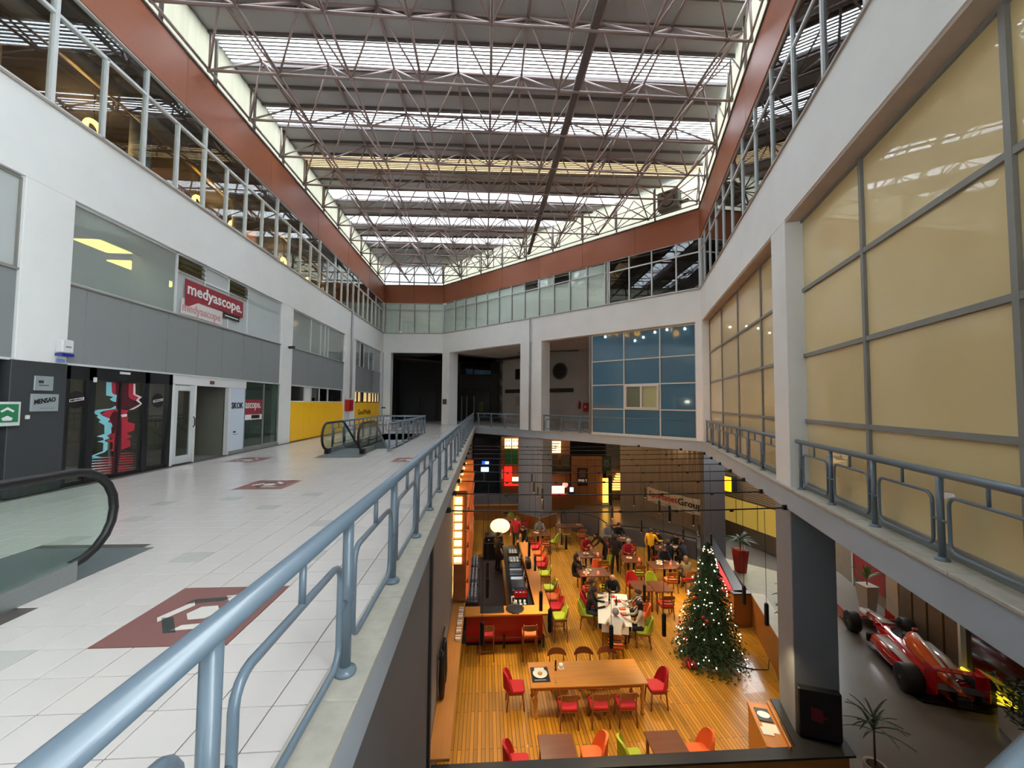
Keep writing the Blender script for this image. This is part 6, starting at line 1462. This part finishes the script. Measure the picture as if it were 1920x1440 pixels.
# ------------------------------------------------------------------ Christmas tree
TX, TY, TH, TR = 6.6, 11.85, 3.45, .92
tr = thing('christmas_tree', 'tall green Christmas tree covered in white fairy lights', 'christmas tree', (TX, TY, ZL))
obj('trunk', MB().tube([(0, 0, .05), (0, 0, TH-.1)], [.07, .015], 8), chair_wood, tr, world=False)
rnd = random.Random(3)
needle = mat('fir_needles', (34, 62, 34), .8, var=.25, scale=6); fo = MB()
for L in range(34):
    t = L/33; z = .28+t*(TH-.4); R = TR*(1-t)**.85*(1+.08*math.sin(L*2.1))+.06; n = int(30*(1-t)+7)
    for k in range(n):
        a = 2*math.pi*(k+rnd.random()*.7)/n; rr = R*rnd.uniform(.82, 1.1); dz = -.16-.1*rnd.random()
        ca, sa = math.cos(a), math.sin(a)
        base = Vector((ca*R*.08, sa*R*.08, z+.06)); tip = Vector((ca*rr, sa*rr, z+dz*(rr+.3)))
        side = Vector((-sa, ca, 0))
        d = tip-base
        for q in range(6):                                   # twigs on each bough
            u = .3+.7*q/5; p = base+d*u; w = .13*(1.15-u*.55)
            for s in (-1, 1, 0):
                e = p+d.normalized()*w*(1.0 if s == 0 else .75)+side*s*w*.9+Vector((0, 0, rnd.uniform(-.05, .03)))
                h = Vector((0, 0, .022)); b0 = p+side*.018; b1 = p-side*.018
                fo.add([b0, b1, p+h, e], [(0, 1, 3), (1, 2, 3), (2, 0, 3)])
tag(obj('foliage', fo, needle, tr, world=False), kind='stuff')
fl = lamp_mat('fairy_light', (255, 240, 200), 16); fl_me = MB().ball((0, 0, 0), .0135, 6, 4).mesh('fairy_light', fl)
for k in range(170):
    t = rnd.random()**1.25; z = .32+t*(TH-.45); a = rnd.random()*2*math.pi; R = TR*(1-t)**.85*rnd.uniform(.93, 1.06)+.05
    link('fairy_light', fl_me, tr, (R*math.cos(a), R*math.sin(a), z-.1*R))
for nm, m in (('red', red_paint), ('gold', mat('gold_bauble', (200, 160, 80), .2, metal=.8, var=0))):
    me = MB().ball((0, 0, 0), .045, 10, 7).mesh('bauble', m)
    for k in range(16):
        t = rnd.random(); z = .35+t*(TH-.6); a = rnd.random()*2*math.pi; R = TR*(1-t)**.85*1.0+.04
        link('bauble', me, tr, (R*math.cos(a), R*math.sin(a), z-.12*R))
obj('skirt', MB().lathe([(.55, 0), (.56, .02), (.4, .1), (.12, .16)], 26), red_cloth, tr, world=False)
obj('skirt_trim', MB().tube([(.55*math.cos(2*math.pi*i/28), .55*math.sin(2*math.pi*i/28), .03) for i in range(28)], .03, 6, closed=True), C_WHT, tr, world=False)
bw_ = thing('gift_bow', 'red bow on the floor left of the Christmas tree', 'bow', (TX-.75, TY-.35, ZL))
for a in range(5): obj('loop', MB().tube([(0, 0, .1), (.12*math.cos(a*1.25), .12*math.sin(a*1.25), .22), (.2*math.cos(a*1.25+.4), .2*math.sin(a*1.25+.4), .1), (0, 0, .06)], .03, 6), red_cloth, bw_, world=False)
cb = tag(obj('power_cable', MB().tube([(7.1, 11.6, ZL+.01), (7.6, 11.35, ZL+.01), (8.0, 11.3, ZL+.01), (8.14, 11.45, ZL+.2)], .012, 6), black), 'thin dark power cable from the tree to the wooden partition', 'cable')

# ------------------------------------------------------------------ racing car
car_red = mat('car_red', (186, 18, 22), .18, var=.02, coat=.6); car_white = mat('car_white', (206, 200, 194), .2, var=.02, coat=.5); car_org = mat('car_orange', (226, 92, 30), .2, var=.02, coat=.5)
tyre_m = mat('tyre_rubber', (20, 20, 21), .6, var=.05); rim_m = mat('rim_silver', (128, 130, 132), .3, metal=.8, var=.03); carbon = mat('carbon_black', (22, 22, 24), .35, var=.05)
rc_ = thing('racing_car', 'red and white open-wheel racing car parked on the lower grey floor', 'racing car', (12.36, 11.42, ZL-.02), -math.radians(21.3))
def sect(y, w, z0, z1, n=12, top=1.0, pw=2.6):
    pts = []
    for i in range(n):
        a = 2*math.pi*i/n; c, s = math.cos(a), math.sin(a)
        x = w*math.copysign(abs(c)**(2/pw), c); zz = math.copysign(abs(s)**(2/pw), s)
        if zz > 0: x *= 1-(1-top)*zz
        pts.append((x, y, (z0+z1)/2+(z1-z0)/2*zz))
    return pts
def carpart(name, secs, m): return obj(name, MB().loft([sect(*s) for s in secs]), m, rc_, world=False)
body = carpart('monocoque', [(2.05, .14, .3, .5), (1.5, .2, .22, .56), (.9, .3, .16, .62), (.35, .36, .12, .66), (-.3, .38, .1, .66), (-1.0, .34, .1, .6), (-1.9, .22, .16, .5)], car_red)
carpart('nose_cone', [(2.75, .05, .26, .34), (2.6, .09, .24, .38), (2.3, .13, .27, .46), (2.0, .16, .28, .53)], car_white)
obj('nose_stripe', MB().loft([[(-.09, 2.4, .45), (.09, 2.4, .45), (.09, 2.4, .452), (-.09, 2.4, .452)], [(-.13, 1.5, .575), (.13, 1.5, .575), (.13, 1.5, .58), (-.13, 1.5, .58)], [(-.2, .95, .64), (.2, .95, .64), (.2, .95, .645), (-.2, .95, .645)]]), car_white, body, world=False)
carpart('engine_cover', [(-.15, .2, .5, .98, 12, .5), (-.35, .24, .45, 1.02, 12, .45), (-.9, .24, .42, .92, 12, .35), (-1.5, .17, .4, .74, 12, .3), (-2.1, .08, .4, .56, 12, .3)], car_org)
b = MB(); b.loft([[(-.05, -.3, 1.02), (.05, -.3, 1.02), (.05, -.3, 1.03), (-.05, -.3, 1.03)], [(-.05, -1.0, .9), (.05, -1.0, .9), (.05, -1.0, .92), (-.05, -1.0, .92)], [(-.03, -2.0, .57), (.03, -2.0, .57), (.03, -2.0, .6), (-.03, -2.0, .6)]]); obj('cover_stripe', b, car_white, rc_, world=False)
obj('cockpit', MB().loft([[(.2*math.cos(2*math.pi*i/14), .35+.36*math.sin(2*math.pi*i/14), z) for i in range(14)] for z in (.6, .672)]), carbon, rc_, world=False)
obj('headrest', MB().bbox(-.14, .14, -.12, .05, .66, .86, b=.03), carbon, rc_, world=False)
obj('windscreen', MB().loft([[(-.22, .62, .66), (0, .78, .66), (.22, .62, .66)], [(-.2, .56, .78), (0, .68, .78), (.2, .56, .78)]], False, False), glass_dk, rc_, world=False)
obj('steering_wheel', MB().tube([(.11*math.cos(2*math.pi*i/12), .52, .68+.08*math.sin(2*math.pi*i/12)) for i in range(12)], .014, 6, closed=True), carbon, rc_, world=False)
for s in (-1, 1):
    sp = obj('sidepod', MB().loft([[(s*.36+p[0], p[1], p[2]) for p in sect(*q)] for q in ((.55, .3, .14, .5), (.35, .42, .1, .56), (-.4, .44, .08, .56), (-1.0, .36, .08, .48), (-1.6, .2, .08, .36))]), car_red, rc_, world=False)
    b = MB(); b.loft([[(s*.42, .3, .566), (s*.66, .3, .54), (s*.66, .3, .545), (s*.42, .3, .571)], [(s*.42, -.5, .566), (s*.66, -.5, .54), (s*.66, -.5, .545), (s*.42, -.5, .571)], [(s*.36, -1.3, .45), (s*.5, -1.3, .42), (s*.5, -1.3, .425), (s*.36, -1.3, .455)]]); obj('pod_stripe', b, car_white, sp, world=False)
    obj('air_intake', MB().bbox(s*.62-.16, s*.62+.16, .5, .6, .2, .46, b=.03), carbon, sp, world=False)
    obj('mirror', MB().bbox(s*.46-.07, s*.46+.07, .55, .62, .7, .78, b=.015), car_red, rc_, world=False); obj('mirror_stalk', MB().tube([(s*.3, .56, .62), (s*.45, .58, .72)], .012, 6), carbon, rc_, world=False)
    for y, r, w in ((1.55, .32, .3), (-1.45, .34, .4)):
        x = s*.72
        wh = obj('wheel', MB().lathe([(r*.55, -w/2), (r*.9, -w/2), (r, -w/2+.05), (r, w/2-.05), (r*.9, w/2), (r*.55, w/2)], 24, (x, y, r), axis='X'), tyre_m, rc_, world=False)
        obj('rim', MB().lathe([(r*.56, -w/2+.03), (r*.3, -w/2+.06), (r*.3, w/2-.06), (r*.56, w/2-.03)], 16, (x, y, r), axis='X'), rim_m, wh, world=False)
        obj('hub_nut', MB().lathe([(.05, -.02), (.05, .02)], 8, (x+s*(w/2-.02), y, r), axis='X'), mat('gold_nut', (180, 150, 70), .3, metal=.8), wh, world=False)
        for dy, z in ((.18, .24), (-.18, .24), (.15, .42), (-.15, .42)): obj('suspension_arm', MB().tube([(s*.2, y+dy, z+.04), (x-s*w*.4, y, z+.06)], .014, 6), carbon, rc_, world=False)
    obj('front_endplate', MB().bbox(s*.72-.012, s*.72+.012, 2.2, 2.75, .05, .38, b=.004), car_red, rc_, world=False)
    obj('rear_endplate', MB().bbox(s*.5-.014, s*.5+.014, -2.12, -1.68, .4, .98, b=.004), car_red, rc_, world=False)
obj('front_wing', MB().loft([[(-.72, 2.72, .1), (-.72, 2.3, .14), (-.72, 2.3, .16), (-.72, 2.72, .115)], [(.72, 2.72, .1), (.72, 2.3, .14), (.72, 2.3, .16), (.72, 2.72, .115)]], smooth=False), car_red, rc_, world=False)
obj('front_flap', MB().loft([[(-.72, 2.34, .18), (-.72, 2.18, .26), (-.72, 2.18, .275), (-.72, 2.34, .195)], [(.72, 2.34, .18), (.72, 2.18, .26), (.72, 2.18, .275), (.72, 2.34, .195)]], smooth=False), car_white, rc_, world=False)
obj('rear_wing', MB().loft([[(-.5, -1.7, .84), (-.5, -2.05, .92), (-.5, -2.05, .945), (-.5, -1.7, .865)], [(.5, -1.7, .84), (.5, -2.05, .92), (.5, -2.05, .945), (.5, -1.7, .865)]], smooth=False), car_red, rc_, world=False)
obj('rear_lower_wing', MB().box(-.48, .48, -2.1, -1.8, .5, .52), carbon, rc_, world=False)
obj('gearbox', MB().bbox(-.14, .14, -2.2, -1.6, .22, .45, b=.04), carbon, rc_, world=False)
obj('undertray', MB().box(-.72, .72, -1.9, .7, .05, .07), carbon, rc_, world=False)
# ------------------------------------------------------------------ plants on the lower level
leaf_g = mat('palm_leaf', (62, 84, 52), .6, var=.2, scale=8); leaf_d = mat('dark_leaf', (36, 58, 34), .5, var=.2, scale=8); stem_m = mat('plant_stem', (86, 70, 50), .8, var=.1); pot_w = mat('white_pot', (176, 168, 156), .5, var=.03)
def blade(b, p, d, L, w, droop, n=5):
    """thin arching leaf with a folded midrib"""
    d = Vector(d).normalized(); side = d.cross(Vector((0, 0, 1))); side = side.normalized() if side.length > .01 else Vector((1, 0, 0))
    rows = []
    for i in range(n+1):
        t = i/n; c = Vector(p)+d*L*t+Vector((0, 0, -droop*t*t*L)); ww = w*math.sin(math.pi*min(.97, .12+.85*t))+.002
        rows.append((c-side*ww, c+Vector((0, 0, -.012)), c+side*ww))
    b.loft([list(r) for r in rows], False, False, True)
def plant(label, loc, pot, potm, stems, leafm, kind, seed, cat='plant', group='potted plants of the lower level', pscale=1):
    rn = random.Random(seed); r = thing('potted_plant', label, cat, loc, 0, group)
    if pot == 'square':
        obj('pot', MB().loft([[(-.16, -.16, 0), (.16, -.16, 0), (.16, .16, 0), (-.16, .16, 0)], [(-.24, -.24, .95), (.24, -.24, .95), (.24, .24, .95), (-.24, .24, .95)]], smooth=False), potm, r, world=False); z0 = .9
    elif pot == 'round': obj('pot', MB().lathe([(.2, 0), (.28, .05), (.32, .45), (.29, .46), (.27, .4)], 18), potm, r, world=False); z0 = .42
    elif pot == 'low': obj('pot', MB().lathe([(.14, 0), (.18, .03), (.2, .16), (.18, .17), (.16, .14)], 18), potm, r, world=False); z0 = .15
    obj('soil', MB().lathe([(.15, z0-.02), (.15, z0)], 12), mat('soil', (50, 38, 28), .9), r, world=False)
    for x, y, h, nl, L, w, dr, el in stems:
        obj('stem', MB().tube([(x*.3, y*.3, z0-.05), (x*.7, y*.7, z0+h*.5), (x, y, z0+h)], [.022, .018, .012], 7), stem_m, r, world=False)
        for k in range(nl):
            a = 2.4*k+rn.random()*.5; e = el+rn.uniform(-.35, .45); zz = z0+h*(1-.35*k/nl if kind == 'tuft' else rn.uniform(.3, 1))
            b = MB(); blade(b, (x, y, zz), (math.cos(a)*math.cos(e), math.sin(a)*math.cos(e), math.sin(e)), L*rn.uniform(.75, 1.15), w, dr)
            obj('leaf', b, leafm, r, world=False)
plant('spiky thin-leaved plant in the bottom right corner', (8.0, 8.15, ZL-.02), 'low', pot_w, [(0, 0, .95, 26, .62, .022, .35, .5)], leaf_g, 'tuft', 5)
plant('palm in a tall red pot beyond the Christmas tree', (10.9, 17.0, ZL+.35), 'square', mat('red_pot', (150, 16, 20), .35, var=.03), [(0, 0, .5, 16, .8, .03, .5, .6), (.1, .1, .4, 10, .7, .03, .5, .5)], leaf_g, 'tuft', 6)
plant('tall leafy plant in a white pot left of the big column', (9.2, 11.75, ZL+.35), 'round', pot_w, [(-.2, .1, 1.5, 24, .34, .07, .4, .2), (.1, -.1, 1.1, 18, .34, .08, .4, .2)], leaf_d, 'bush', 7)
plant('green plant in a square white pot behind the nose of the racing car', (13.95, 14.3, ZL-.02), 'square', pot_w, [(0, 0, .35, 22, .6, .035, .25, 1.0)], mat('bright_leaf', (72, 112, 44), .6, var=.15), 'tuft', 8)
hg = thing('planter_box', 'white planter box with a dark hedge behind the racing car', 'planter', (12.6, 8.9, ZL))
f = Frame((11.5, 8.55), (12.1, 9.25)); f = Frame((12.0, 9.1), (11.45, 8.1))
obj('box', MB().bbox(0, 1.4, 0, .6, ZL-.02, ZL+.5, b=.02, fr=f), pot_w, hg)
hb = MB(); rn = random.Random(11)
for k in range(420):
    p = Vector(f(rn.uniform(-.05, 1.45), rn.uniform(-.08, .7), ZL+.5+rn.random()*.75)); blade(hb, p, (rn.uniform(-1, 1), rn.uniform(-1, 1), rn.uniform(-.2, 1)), rn.uniform(.1, .2), .03, .3, 3)
tag(obj('hedge_leaves', hb, leaf_d, hg), kind='stuff')
gr_ = thing('glowing_rail', 'yellow glowing tubes above the hedge behind the racing car', 'light', FR(6.4, 5.4, ZL+.3))
gm = lamp_mat('gold_tube', (214, 190, 40), 1.3)
for k in range(3): obj('tube', MB().tube([FR(5.7, 5.55-.05*k, ZL+.3-.1*k), FR(6.6, 5.5, ZL+.42-.1*k), FR(7.6, 5.4, ZL+.5-.1*k)], .05, 8), gm, gr_)
